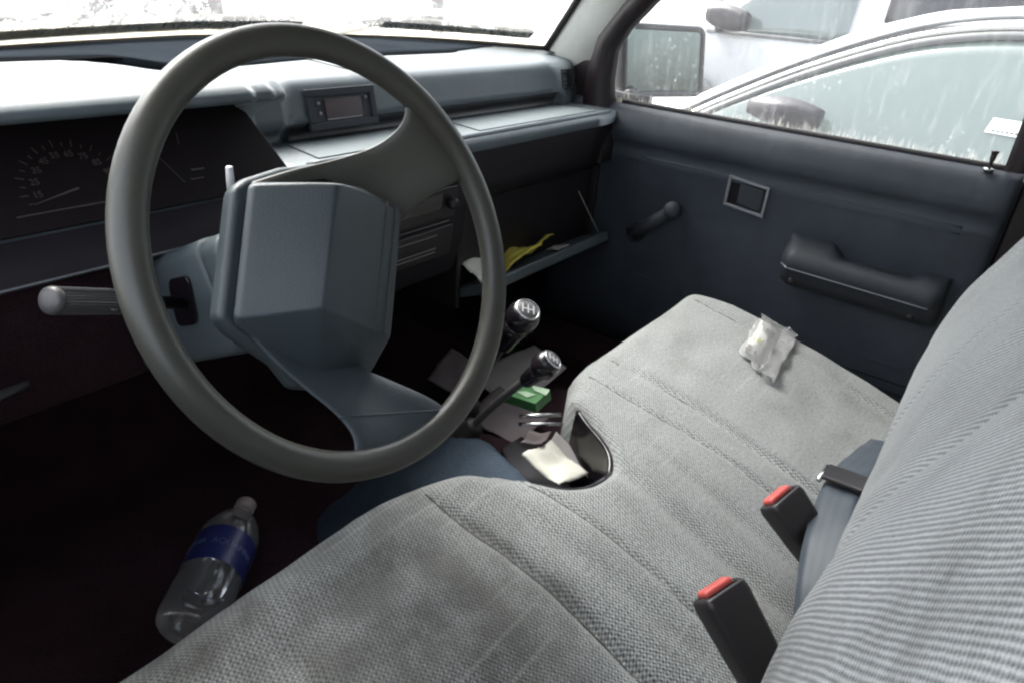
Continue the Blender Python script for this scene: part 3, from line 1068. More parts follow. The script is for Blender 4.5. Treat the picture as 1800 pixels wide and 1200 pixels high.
shroud = obj('column_shroud', bm, M_SHROUD, colm, wn_=False)
bm = B()
rings = []
for h, sc in ((-0.145, 0.90), (-0.143, 0.97), (-0.135, 0.985), (-0.118, 0.98), (-0.113, 0.95), (-0.112, 0.90), (-0.1115, 0.90), (-0.110, 0.965), (-0.100, 0.96), (-0.094, 0.92), (-0.092, 0.80)):
    rings.append([ax(a * sc, b * sc, h) for a, b in rrect(0.056, -0.062, 0.052, 0.018)])
vv = grid(bm, rings, closed_v=True)
cap(bm, vv[0]); cap(bm, vv[-1])
obj('column_collar', bm, M_SHROUD, colm, wn_=False)
# dark stalk opening in the left flank
hc = Vector((-0.4065, 0.110, 0.515))
bm = B()
pts = []
for a, b in rrect(0.022, -0.026, 0.024, 0.010):
    pts.append(Vector((-0.4095, hc.y + a * 0.9 + b * 0.10, hc.z - a * 0.38 + b)))
prism(bm, pts, (0.005, 0, 0))
obj('stalk_boot', bm, M_GLOSSBLACK, colm, bev=0.001, seg=2)
# lighting stalk with ribbed end
s0, s1 = Vector((-0.405, 0.108, 0.512)), Vector((-0.535, 0.060, 0.5715))
sdv = (s1 - s0).normalized(); L = (s1 - s0).length
bm = B()
lathe(bm, [(0, 0.006), (L * 0.42, 0.0065), (L * 0.44, 0.009), (L * 0.47, 0.0095)], s0, sdv, 16)
stalk = obj('light_stalk', bm, M_BLACK, colm, wn_=False)
bm = B()
prof = [(L * 0.46, 0.0100), (L * 0.50, 0.0112), (L * 0.60, 0.0112), (L * 0.605, 0.0100), (L * 0.635, 0.0100), (L * 0.64, 0.0112)]
lathe(bm, prof, s0, sdv, 20)
n = 30
ref = sdv.cross(Vector((0, 0, 1))).normalized(); rf2 = sdv.cross(ref)
rings = []
for a, sc in ((0.64, 1.0), (0.975, 1.0), (0.99, 0.97)):
    rings.append([s0 + sdv * (L * a) + (ref * math.cos(2 * math.pi * k / (2 * n)) + rf2 * math.sin(2 * math.pi * k / (2 * n))) * ((0.0112 if k % 2 else 0.0102) * sc) for k in range(2 * n)])
grid(bm, rings, closed_v=True)
obj('ribbed_switch', bm, M_STALK, stalk, smooth=False)
bm = B()
lathe(bm, [(L * 0.985, 0.0112), (L * 1.0, 0.0114), (L * 1.02, 0.0108), (L * 1.032, 0.0085), (L * 1.036, 0.004)], s0, sdv, 24)
obj('stalk_end_cap', bm, M_STALK, stalk, wn_=False)
bm = B()
for a, e in ((0.50, 0.58), (0.66, 0.70)):
    for q in (0.25, ):
        c0 = s0 + sdv * (L * a) + (-ref * 0.75 - Vector((0, 0, 0.4))).normalized() * 0.0115
        c1 = s0 + sdv * (L * e) + (-ref * 0.75 - Vector((0, 0, 0.4))).normalized() * 0.0115
        tube(bm, [c0, c1], 0.0009, 6)
obj('stalk_marks', bm, M_MARKW, stalk, wn_=False)
# pale tab standing in for a light reflection on the right stalk
bm = B()
a, b = Vector((-0.377, 0.055, 0.628)), Vector((-0.3795, 0.05, 0.6535))
tube(bm, [a, (a + b) / 2, b], [0.0036, 0.0036, 0.003], 10)
obj('stalk_glint', bm, M_LIGHTPL, colm, wn_=False)
# wiper stalk on the far side
bm = B()
tube(bm, [(-0.30, 0.10, 0.515), (-0.22, 0.085, 0.545), (-0.165, 0.08, 0.555)], [0.006, 0.0065, 0.009], 12)
obj('wiper_stalk', bm, M_BLACK, colm, wn_=False)
bm = B()
lathe(bm, [(0.06, 0.028), (0.16, 0.03)], WC - wn2 * 0.0, -wn2, 20)
obj('column_boss', bm, M_BLACK, colm, wn_=False)

# ------------------------------------------------------------------ steering wheel (turned about 60 degrees to the left)
whl = thing('steering_wheel', 'grey two spoke steering wheel turned to the left, in front of the driver seat', 'steering wheel', tuple(WC))
TURN = R(60)
def wf(a, b, h):                            # a right, b up in the wheel's own straight-ahead frame
    ca, sa = math.cos(TURN), math.sin(TURN)
    return ax(a * ca - b * sa, a * sa + b * ca, h)
bm = B()
rows = []
for i in range(96):
    t = 2 * math.pi * i / 96
    r = []
    for k in range(20):
        q = 2 * math.pi * k / 20
        rr = 0.0123 + 0.0005 * math.cos(2 * q)
        gr = 0.0
        if 5 <= k <= 15:                     # finger grips on the back of the rim
            gr = 0.0 * (0.5 + 0.5 * math.cos(t * 48)) * math.sin((k - 5) / 10 * math.pi)
        mr = 0.1778 + (rr - gr) * math.cos(q)
        r.append(wf(mr * math.cos(t), mr * math.sin(t), (rr - gr) * 1.05 * math.sin(q)))
    rows.append(r)
grid(bm, rows, closed_u=True, closed_v=True)
obj('rim', bm, M_WHEEL, whl, wn_=False)
def spoke(sg):
    if sg < 0:
        top = catmull([(0.056, 0.074, 0), (0.090, 0.036, 0), (0.116, 0.004, 0), (0.133, -0.014, 0), (0.152, -0.025, 0), (0.176, -0.024, 0)], 5)
    else:
        top = catmull([(0.050, 0.076, 0), (0.080, 0.034, 0), (0.104, -0.006, 0), (0.124, -0.034, 0), (0.148, -0.046, 0), (0.176, -0.040, 0)], 5)
    if sg < 0:
        bot = catmull([(0.050, -0.046, 0), (0.080, -0.052, 0), (0.094, -0.078, 0), (0.107, -0.106, 0), (0.118, -0.128, 0), (0.124, -0.146, 0)], 5)
    else:
        bot = catmull([(0.030, -0.075, 0), (0.070, -0.086, 0), (0.096, -0.102, 0), (0.112, -0.120, 0), (0.121, -0.134, 0), (0.124, -0.146, 0)], 5)
    bm = B()
    rows = []
    nn = len(top)
    for i, (p, q) in enumerate(zip(top, bot)):
        r1 = []
        r2 = []
        for k in range(9):
            s = k / 8
            c = p.lerp(q, s)
            rad = math.hypot(c.x, c.y)
            h = -0.062 + 0.058 * sstep(0.075, 0.172, rad)
            edge = abs(2 * s - 1)
            th = 0.009 * (1 - edge ** 4 * 0.75)
            dish = -0.004 * (1 - edge ** 2)
            r1.append(wf(sg * c.x, c.y, h + th + dish))
            r2.append(wf(sg * c.x, c.y, h - th))
        rows.append(r1 + list(reversed(r2)))
    vv = grid(bm, rows, closed_v=True)
    cap(bm, vv[0]); cap(bm, vv[-1])
    sp_ = obj('spoke', bm, M_WHEEL if sg > 0 else M_HUB, whl, sub=1)
    if sg > 0:
        return
    bm = B()                                 # moulded step where the spoke flares into the rim
    ln = []
    for k in range(9):
        q = k / 8
        c = top[16].lerp(bot[20], q)
        rad = math.hypot(c.x, c.y)
        h = -0.062 + 0.058 * sstep(0.075, 0.172, rad)
        edge = abs(2 * q - 1)
        ln.append(wf(sg * c.x, c.y, h + 0.009 * (1 - edge ** 4 * 0.75) - 0.004 * (1 - edge ** 2) - 0.0006))
    tube(bm, ln, 0.0013, 8)
    obj('spoke_step', bm, M_HUB, sp_, wn_=False)
spoke(1); spoke(-1)
# crease ribs where the lower spoke flares into the rim
# pad and shell
bm = B()
pts = []
for a, b, h in ((-0.050, 0.018, -0.006), (0.060, 0.018, -0.006),
                (-0.066, 0.069, -0.046), (0.048, 0.072, -0.046), (-0.063, 0.071, -0.052), (0.045, 0.074, -0.052),
                (-0.056, -0.068, -0.024), (0.068, -0.067, -0.024), (-0.054, -0.074, -0.036), (0.064, -0.074, -0.036),
                (-0.070, 0.066, -0.058), (0.054, 0.070, -0.058), (0.086, -0.050, -0.060), (0.076, -0.080, -0.060), (-0.092, -0.076, -0.064), (-0.106, -0.02, -0.062),
                (0.074, -0.02, -0.026), (-0.072, -0.025, -0.028)):
    pts.append(wf(a, b, h))
hull(bm, pts)
pad = obj('hub_pad', bm, M_HUB, whl, bev=0.013, seg=4, ang=0.12, sub=1)
bm = B()
for bb in (-0.0455, -0.058):
    ln = [wf(-0.058 + 0.126 * k / 10, bb, -0.0185 - (0.0005 if bb > -0.05 else 0.0028)) for k in range(11)]
    tube(bm, ln, 0.0006, 6)
obj('pad_groove', bm, M_MARK, pad, wn_=False)
bm = B()
pl = [(-0.094, 0.020), (-0.076, 0.062), (-0.066, 0.077), (0.048, 0.080), (0.060, 0.070), (0.082, 0.040), (0.100, 0.005), (0.104, -0.05), (0.090, -0.086), (-0.078, -0.088), (-0.108, -0.05), (-0.112, 0.0)]
prism(bm, [wf(a, b, -0.086) for a, b in pl], wn2 * 0.022)
shell = obj('hub_shell', bm, M_HUB, whl, bev=0.007, seg=4)
bm = B()
prism(bm, [wf(a * 0.80, b * 0.86, -0.066) for a, b in pl], wn2 * 0.016)
obj('shadow_gap', bm, M_GLOSSBLACK, shell, smooth=False)

# ------------------------------------------------------------------ passenger door
door = thing('passenger_door', 'dark blue grey passenger door panel with window winder, armrest and wet window', 'door', (0.68, -0.05, 0.0))
bm = B()
prof = [(0.735, 0.592), (0.708, 0.5960), (0.698, 0.5945), (0.686, 0.587), (0.676, 0.573), (0.669, 0.555), (0.668, 0.538), (0.674, 0.524), (0.6805, 0.520), (0.681, 0.500),
        (0.679, 0.494), (0.6795, 0.487), (0.682, 0.482), (0.682, 0.300), (0.684, 0.200), (0.688, 0.120), (0.692, 0.048), (0.735, 0.046)]
rows = []
ys = [-0.512, -0.508, -0.500] + [-0.48 + 0.88 * i / 22 for i in range(23)]
for y in ys:
    q = {-0.512: 0.014, -0.508: 0.005, -0.500: 0.001}.get(y, 0.0)
    rows.append([Vector((x + q * (1 if x < 0.72 else 0), y, z)) for x, z in prof])
vv = grid(bm, rows)
cap(bm, vv[0]); cap(bm, vv[-1])
obj('door_trim', bm, M_DOOR, door, wn_=False)
# stitched panel lines
bm = B()
tube(bm, [(0.6815, 0.165 - 0.62 * i / 30, 0.497 - 0.002 * i / 30) for i in range(31)], 0.0032, 8)
tube(bm, [(0.6815, 0.175 - 0.63 * i / 30, 0.4855 - 0.002 * i / 30) for i in range(31)], 0.0016, 8)
tube(bm, [(0.6815, 0.175, 0.4855), (0.6815, 0.178, 0.470), (0.6825, 0.178, 0.30), (0.6835, 0.165, 0.24), (0.6845, 0.0, 0.215), (0.685, -0.45, 0.205)], 0.0014, 8)
obj('panel_piping', bm, M_DOOR, door, wn_=False)
# carpeted/ribbed lower kick strip
bm = B()
for k in range(5):
    z = 0.175 - 0.022 * k
    tube(bm, [(0.687, -0.02, z), (0.687, -0.48, z)], 0.0028, 8)
obj('kick_strip', bm, M_ARM, door, wn_=False)
# belt seals
bm = B()
tube(bm, [(0.712, 0.245 - 0.75 * i / 20, 0.598) for i in range(21)], 0.006, 8)
obj('belt_seal', bm, M_RUBBER, door, wn_=False)
# window frame: front upright, sloping edge and top rail
bm = B()
def fr(y, z, xo):
    return Vector((0.700 + xo - 0.10 * max(0, z - 0.60), y, z))
path = [(0.330, 0.575), (0.325, 0.65), (0.302, 0.725), (0.250, 0.790), (0.205, 0.835), (0.105, 0.930), (-0.02, 1.03), (-0.08, 1.055), (-0.46, 1.055), (-0.51, 1.02), (-0.515, 0.60)]
inn = [(0.262, 0.575), (0.271, 0.64), (0.267, 0.700), (0.240, 0.744), (0.188, 0.798), (0.085, 0.893), (-0.04, 0.990), (-0.10, 1.02), (-0.44, 1.02), (-0.475, 0.99), (-0.480, 0.60)]
rows = []
for (a, b), (c, d) in zip(path, inn):
    rows.append([fr(a, b, 0.004), fr(a, b, -0.022), fr((a + c) / 2, (b + d) / 2, -0.026), fr(c, d, -0.018), fr(c, d, 0.012)])
grid(bm, rows)
obj('window_frame', bm, M_DFRAME, door, wn_=False)
# glass
bm = B()
rows = []
for i in range(41):
    y = 0.295 - 0.795 * i / 40
    rows.append([Vector((0.722 - 0.10 * max(0, z - 0.60), y, z)) for z in [0.57 + 0.47 * k / 20 for k in range(21)]])
for r in rows:                               # clip by the sloping front frame
    for p in r:
        ymax = interp([(0.57, 0.285), (0.64, 0.295), (0.70, 0.288), (0.76, 0.240), (0.80, 0.200), (0.893, 0.095), (0.99, -0.03), (1.04, -0.10)], p.z)
        p.y = min(p.y, ymax)
grid(bm, rows)
bmesh.ops.remove_doubles(bm, verts=bm.verts[:], dist=1e-5)
obj('window_glass', bm, M_DGLASS, door, wn_=False)
# lock knob
bm = B()
lathe(bm, [(0, 0.0085), (0.003, 0.008), (0.0035, 0.003)], (0.692, -0.459, 0.5945), (0, 0, 1), 14)
obj('lock_ferrule', bm, M_CHROME, door, wn_=False)
bm = B()
lathe(bm, [(0, 0.003), (0.013, 0.003), (0.016, 0.0042), (0.026, 0.0048), (0.029, 0.0062), (0.031, 0.0055)], (0.692, -0.459, 0.5955), (0, 0, 1), 14)
obj('lock_knob', bm, M_BLACK, door, wn_=False)
# inside handle: bright frame round a recess and a lever
hx = 0.6805
def hp(a, b, h):                             # a rearward, b up
    return Vector((hx - h, -0.078 - a, 0.4655 + b - 0.10 * a))
bm = B()
framed(bm, lambda a, b, h: hp(a, b, h), 0.043, 0.031, 0.006, -0.004, 0.0075)
hnd = obj('door_handle', bm, M_DULLMETAL, door, bev=0.0015, seg=3)
bm = B()
prism(bm, [hp(-0.037, -0.025, -0.003), hp(0.037, -0.025, -0.003), hp(0.037, 0.025, -0.003), hp(-0.037, 0.025, -0.003)], (-0.004, 0, 0))
obj('handle_recess', bm, M_GLOSSBLACK, hnd, smooth=False)
bm = B()
hull(bm, [hp(-0.018, -0.023, 0.001), hp(0.033, -0.023, 0.001), hp(0.033, 0.023, 0.001), hp(-0.018, 0.023, 0.001), hp(-0.014, -0.018, 0.008), hp(-0.014, 0.018, 0.008), hp(0.012, -0.018, 0.005), hp(0.012, 0.018, 0.005)])
obj('handle_lever', bm, M_ARM, hnd, bev=0.003, seg=3)
# window winder
pv = Vector((0.678, 0.150, 0.330)); kn = Vector((0.648, 0.060, 0.409))
bm = B()
lathe(bm, [(0, 0.022), (0.010, 0.021), (0.016, 0.017), (0.018, 0.010)], pv, (-1, 0, 0), 20)
crank = obj('window_winder', bm, M_ARM, door, wn_=False)
bm = B()
tube(bm, [pv + Vector((-0.014, 0, 0)), pv.lerp(kn, 0.5) + Vector((-0.006, 0, 0)), kn + Vector((0.014, 0.002, -0.002))], [0.016, 0.0145, 0.0135], 12)
obj('winder_arm', bm, M_ARM, crank, wn_=False)
bm = B()
lathe(bm, [(-0.018, 0.010), (-0.014, 0.017), (0.002, 0.019), (0.014, 0.017), (0.020, 0.011), (0.021, 0.003)], kn, (-1, -0.15, 0.25), 18)
obj('winder_knob', bm, M_ARM, crank, wn_=False)
# armrest with pull grip
bm = B()
rows = []
for i in range(33):
    t = i / 32
    y = -0.185 - 0.285 * t
    top = 0.400 - 0.006 * t
    ht = 0.022 * (1 - sstep(0.28, 0.37, t)) + 0.016 * sstep(0.78, 0.86, t) - 0.012
    q = 0.020 * (1 - sstep(0, 0.07, t)) + 0.016 * sstep(0.95, 1.0, t)
    xi = 0.615 + 1.2 * q
    rows.append([Vector((0.690, y, top + 0.006 + ht)), Vector((0.665, y, top + 0.006 + ht)), Vector((xi + 0.030, y, top + 0.002 + ht * 0.3)), Vector((xi + 0.010, y, top - 0.004)), Vector((xi, y, top - 0.014)),
                 Vector((xi - 0.001, y, top - 0.032)), Vector((xi + 0.003, y, top - 0.036)), Vector((xi + 0.006, y, top - 0.040)), Vector((xi + 0.012, y, top - 0.058)), Vector((xi + 0.030, y, top - 0.076)), Vector((0.690, y, top - 0.088))])
vv = grid(bm, rows)
cap(bm, vv[0]); cap(bm, vv[-1])
arm = obj('armrest', bm, M_ARM, door, wn_=False)
bm = B()
tube(bm, [(0.6155 + (0.02 if i == 0 else 0.003 if i == 1 else 0), -0.187 - 0.265 * i / 20, 0.3655 - 0.005 * i / 20) for i in range(21)], 0.0017, 8)
obj('armrest_piping', bm, M_DULLMETAL, arm, wn_=False)
for y_, z_ in ((-0.215, 0.338), (-0.430, 0.334)):
    bm = B()
    lathe(bm, [(0, 0.006), (0.002, 0.0058), (0.003, 0.003)], (0.6265, y_, z_), (-1, 0, 0), 14)
    obj('armrest_screw', bm, M_BLACK, arm, wn_=False)
# outside mirror on the door
mc = Vector((0.884, 0.247, 0.675))
mu = Vector((0.905, -0.425, 0.0)).normalized(); mz = Vector((0.0, 0.10, 1)).normalized(); mn = mu.cross(mz); mn = -mn if mn.y > 0 else mn
def mp_(a, b, h):
    return mc + mu * a + mz * b + mn * h
def mring(w_, h_, r, d, k=6):
    return [mp_(a * 1.0 - 0.06 * b, b, d) for a, b in rrect(w_, -h_, h_, r, k)]
bm = B()
vv = grid(bm, [mring(0.108, 0.066, 0.013, 0.002), mring(0.110, 0.068, 0.014, 0.009), mring(0.117, 0.0755, 0.018, 0.010), mring(0.121, 0.079, 0.02, 0.002), mring(0.119, 0.077, 0.02, -0.03), mring(0.10, 0.06, 0.02, -0.055), mring(0.05, 0.03, 0.015, -0.065)], closed_v=True)
cap(bm, vv[0]); cap(bm, vv[-1])
mir = obj('side_mirror', bm, M_BLACK, door, wn_=False)
bm = B()
vv = grid(bm, [mring(0.1075, 0.0655, 0.013, 0.003), mring(0.107, 0.065, 0.013, 0.0045)], closed_v=True)
cap(bm, vv[1]); cap(bm, vv[0])
obj('mirror_glass', bm, M_MIRROR, mir, smooth=False)
bm = B()
tube(bm, [mp_(-0.085, -0.06, -0.02), (0.790, 0.265, 0.607), (0.755, 0.262, 0.600)], [0.012, 0.013, 0.016], 12)
box(bm, (0.742, 0.20, 0.585), (0.760, 0.30, 0.612))
obj('mirror_arm', bm, M_BLACK, mir, wn_=False)
# outer skin
bm = B()
box(bm, (0.745, -0.52, -0.10), (0.80, 0.44, 0.585))
obj('door_skin', bm, M_WHITE, door, bev=0.01)

# ------------------------------------------------------------------ bench seat
seat = thing('bench_seat', 'grey tweed bench seat with a cut-out for the gear levers', 'bench seat', (0, -0.35, 0.0))
CUT = [(-0.300, -0.045), (-0.262, -0.058), (-0.235, -0.064), (-0.205, -0.075), (-0.180, -0.098), (-0.162, -0.130), (-0.148, -0.165), (-0.132, -0.190), (-0.110, -0.206), (-0.085, -0.213), (-0.060, -0.213),
       (-0.038, -0.205), (-0.022, -0.190), (-0.010, -0.168), (0.000, -0.145), (0.012, -0.122), (0.026, -0.100), (0.042, -0.082), (0.065, -0.066), (0.095, -0.055), (0.135, -0.050)]
CUT[:3] = [(-0.335, -0.046), (-0.300, -0.0485), (-0.268, -0.0535), (-0.250, -0.0585)]
CUT = [(p.x, p.y) for p in catmull([(a, b, 0) for a, b in CUT], 5)]
def front_y(x):
    if x <= CUT[0][0] or x >= CUT[-1][0]:
        y = -0.045 if x < 0 else -0.050
    else:
        y = interp(CUT, x)
    return y - 0.10 * sstep(0.50, 0.585, x) ** 2
fine = sorted(set([-0.70, -0.695, -0.68, -0.66, -0.64, -0.62] + [-0.60 + 0.30 * i / 36 for i in range(37)] + [-0.30 + 0.44 * i / 110 for i in range(111)] + [0.14 + 0.38 * i / 44 for i in range(45)] + [0.53, 0.54, 0.549, 0.556, 0.562, 0.567, 0.570]))
# front edge samples for distance tests
edge_pts = [Vector((-0.70 + 1.27 * i / 600, front_y(-0.70 + 1.27 * i / 600))) for i in range(601)]
def edge_d(x, y):
    lo = max(0, int((x + 0.70 - 0.09) / 1.27 * 600)); hi = min(601, int((x + 0.70 + 0.09) / 1.27 * 600))
    p = Vector((x, y))
    return min((p - q).length for q in edge_pts[lo:hi:1]) if hi > lo else 1.0
def groove(d, w_, dep):
    return -dep * math.exp(-(d / w_) ** 2)
def cush_z(x, y):
    z = 0.302 + (y + 0.07) * 0.235                                   # falls to the back
    z += 0.010 * math.sin(max(0, min(1, (y + 0.48) / 0.42)) * math.pi)      # crown
    # driver and passenger pans, tunnel hump between
    for xc in (-0.36, 0.33):
        z -= 0.012 * math.exp(-((x - xc) / 0.14) ** 2 - ((y + 0.36) / 0.16) ** 2)
    z += 0.004 * math.exp(-((x + 0.05) / 0.09) ** 2)
    for xs_, w_, dep in ((-0.262, 0.007, 0.0075), (-0.262, 0.03, 0.003), (-0.160, 0.004, 0.003), (0.095, 0.004, 0.003), (0.165, 0.006, 0.0055), (0.488, 0.005, 0.004), (-0.49, 0.006, 0.006)):
        k = 1.0 + 0.7 * sstep(-0.15, -0.45, y) if False else 1.0 + 0.7 * (1 - sstep(-0.45, -0.15, y))
        z += groove(x - xs_ - 0.004 * math.sin(y * 17), w_, dep * k * (1 - 0.85 * sstep(-0.14, -0.075, y)))
    # slack folds running back from the cut-out and across the driver's side
    z += groove(x + 0.055 - 0.10 * (y + 0.25), 0.016, 0.006) * (1 - sstep(-0.24, -0.16, y))
    z += groove(x - 0.02 - 0.12 * (y + 0.25), 0.012, 0.003) * (1 - sstep(-0.26, -0.18, y))
    z += groove(x + 0.205 + 0.05 * (y + 0.25), 0.014, 0.003) * (1 - sstep(-0.2, -0.09, y))
    z += 0.0022 * math.sin(y * 95 + 3 * noise.noise((x * 5, y * 4, 1))) * math.exp(-((x + 0.40) / 0.13) ** 2)
    z += 0.0014 * math.sin(y * 80 + 5 * noise.noise((x * 6, y * 4, 5))) * math.exp(-((x - 0.33) / 0.14) ** 2)
    z += 0.005 * noise.noise((x * 6, y * 6, 2.0)) + 0.0022 * noise.noise((x * 17, y * 17, 4.0))
    return z
ER = 0.042
bm = B()
rows, uvs = [], []
for x in fine:
    fyx = front_y(x)
    r, u = [], []
    # skirt under the front edge
    for zz in (0.115, 0.15, 0.19, 0.215):
        r.append(Vector((x, fyx + 0.002, zz)))
    N = 56
    for j in range(N + 1):
        t = j / N
        t2 = t ** 1.55
        y = fyx - 0.0004 + (-0.53 - fyx) * t2
        d = min(edge_d(x, y), 0.0 + 1.0)
        d = min(d, max(0.0, 0.570 - x) if x > 0.4 else 9, max(0, x + 0.70) if x < -0.5 else 9)
        z = cush_z(x, y)
        ER = 0.042 - 0.026 * sstep(-0.19, -0.15, x) * (1 - sstep(0.015, 0.06, x))
        if d < ER:
            drop = ER - math.sqrt(max(0.0, ER * ER - (ER - d) ** 2))
            z -= drop
        r.append(Vector((x, y, z)))
    for k, p in enumerate(r):                # planar cloth coordinates, carried on down the front roll
        u.append((x, -p.y - max(0.0, (cush_z(x, p.y) - p.z) * 0.8)))
    rows.append(r); uvs.append(u)
# side skirts
def skirt(r, x):
    return [Vector((x, p.y, min(p.z, 0.215) if k < 4 else 0.10 + 0.0 * k)) for k, p in enumerate(r)]
rows = [skirt(rows[0], -0.70)] + rows + [skirt(rows[-1], 0.570)]
uvs = [[(a - 0.15, b) for a, b in uvs[0]]] + uvs + [[(a + 0.15, b) for a, b in uvs[-1]]]
grid(bm, rows, uv=uvs)
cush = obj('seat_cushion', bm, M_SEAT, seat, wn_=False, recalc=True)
for xs_, rad_ in ((-0.262, 0.0014), (-0.160, 0.0009), (0.095, 0.0009), (0.165, 0.0012), (0.488, 0.0012)):
    bm = B()
    ln = []
    for k in range(50):
        y = -0.085 - 0.40 * k / 49
        x = xs_ + 0.004 * math.sin(y * 17)
        ln.append(Vector((x, y, cush_z(x, y) + 0.0004 * math.sin(k * 2.2) - (0.042 - math.sqrt(max(0, 0.042 ** 2 - max(0, 0.042 - (front_y(x) - y)) ** 2)) if front_y(x) - y < 0.042 else 0))))
    tube(bm, ln, rad_, 6)
    obj('seam_stitching', bm, M_SEAM, cush, wn_=False)
bm = B()
box(bm, (-0.60, -0.62, 0.0), (-0.20, -0.075, 0.14))
box(bm, (0.08, -0.62, 0.0), (0.54, -0.08, 0.14))
box(bm, (-0.199, -0.62, 0.0), (0.079, -0.235, 0.14))
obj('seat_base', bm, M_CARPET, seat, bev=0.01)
# black edging bound round the cut-out
bm = B()
pth = []
for i in range(61):
    x = -0.150 + 0.163 * i / 60
    pth.append(Vector((x, front_y(x) + 0.004, cush_z(x, front_y(x) - 0.01) - 0.012)))
tube(bm, pth, 0.0042, 8)
obj('cut_out_edging', bm, M_GLOSSBLACK, cush, wn_=False)
bm = B()
rows = []
for i in range(61):
    x = -0.155 + 0.172 * i / 60
    y = front_y(x) + 0.003
    z = cush_z(x, front_y(x) - 0.01) - 0.013
    rows.append([Vector((x, y, z)), Vector((x, y + 0.004, z - 0.05)), Vector((x, y + 0.008, 0.12))])
grid(bm, rows)
obj('cut_out_wall', bm, M_GLOSSBLACK, cush, wn_=False)
# backrest
BK = [(0.150, -0.522), (0.185, -0.508), (0.215, -0.497), (0.254, -0.489), (0.295, -0.482), (0.335, -0.479), (0.380, -0.484), (0.464, -0.507), (0.540, -0.538), (0.640, -0.582), (0.740, -0.627), (0.80, -0.655), (0.835, -0.680), (0.850, -0.715), (0.845, -0.75)]
prof = catmull([(0, y, z) for z, y in BK], 5)
arc = [0.0]
for a, b in zip(prof, prof[1:]):
    arc.append(arc[-1] + (b - a).length)
bxs = [-0.62, -0.615, -0.60] + [-0.58 + 1.04 * i / 130 for i in range(131)] + [0.460 + 0.11 * i / 26 for i in range(1, 27)]
bm = B()
rows, uvs = [], []
for x in bxs:
    r, u = [], []
    for k, p in enumerate(prof):
        tn = (prof[min(k + 1, len(prof) - 1)] - prof[max(k - 1, 0)]).normalized()
        nn = Vector((0, -tn.z, tn.y)); nn = -nn if nn.y < 0 else nn     # outward, to the front
        off = 0.0
        d = min(max(0.0, 0.570 - x), max(0.0, x + 0.62))
        e = 0.060
        if d < e:
            off -= (e - math.sqrt(max(0, e * e - (e - d) ** 2)))
        for xs_, w_, dep in ((0.480, 0.0045, 0.0045), (-0.135, 0.005, 0.0055), (-0.135, 0.03, 0.003), (0.13, 0.005, 0.004)):
            off += groove(x - xs_ - 0.003 * math.sin(p.z * 9), w_, dep)
        off += 0.006 * noise.noise((x * 6, p.z * 6, 9.0)) + 0.002 * noise.noise((x * 18, p.z * 14, 3.0))
        for xc in (-0.34, 0.32):
            off += 0.008 * math.exp(-((x - xc) / 0.13) ** 2) * math.sin(max(0, min(1, (p.z - 0.2) / 0.6)) * math.pi)
        off += 0.0016 * math.sin(p.z * 60 + x * 25) * math.exp(-((x - 0.40) / 0.06) ** 2) * sstep(0.4, 0.5, p.z)
        q = Vector((x, p.y, p.z)) + nn * off
        r.append(q); u.append((x, arc[k]))
    rows.append(r); uvs.append(u)
def bskirt(r, x):
    return [Vector((x, p.y - 0.10, p.z)) for p in r]
rows = [bskirt(rows[0], -0.62)] + rows + [bskirt(rows[-1], 0.570)]
uvs = [[(a - 0.1, b) for a, b in uvs[0]]] + uvs + [[(a + 0.1, b) for a, b in uvs[-1]]]
grid(bm, rows, uv=uvs)
obj('seat_backrest', bm, M_BACK, seat, wn_=False)

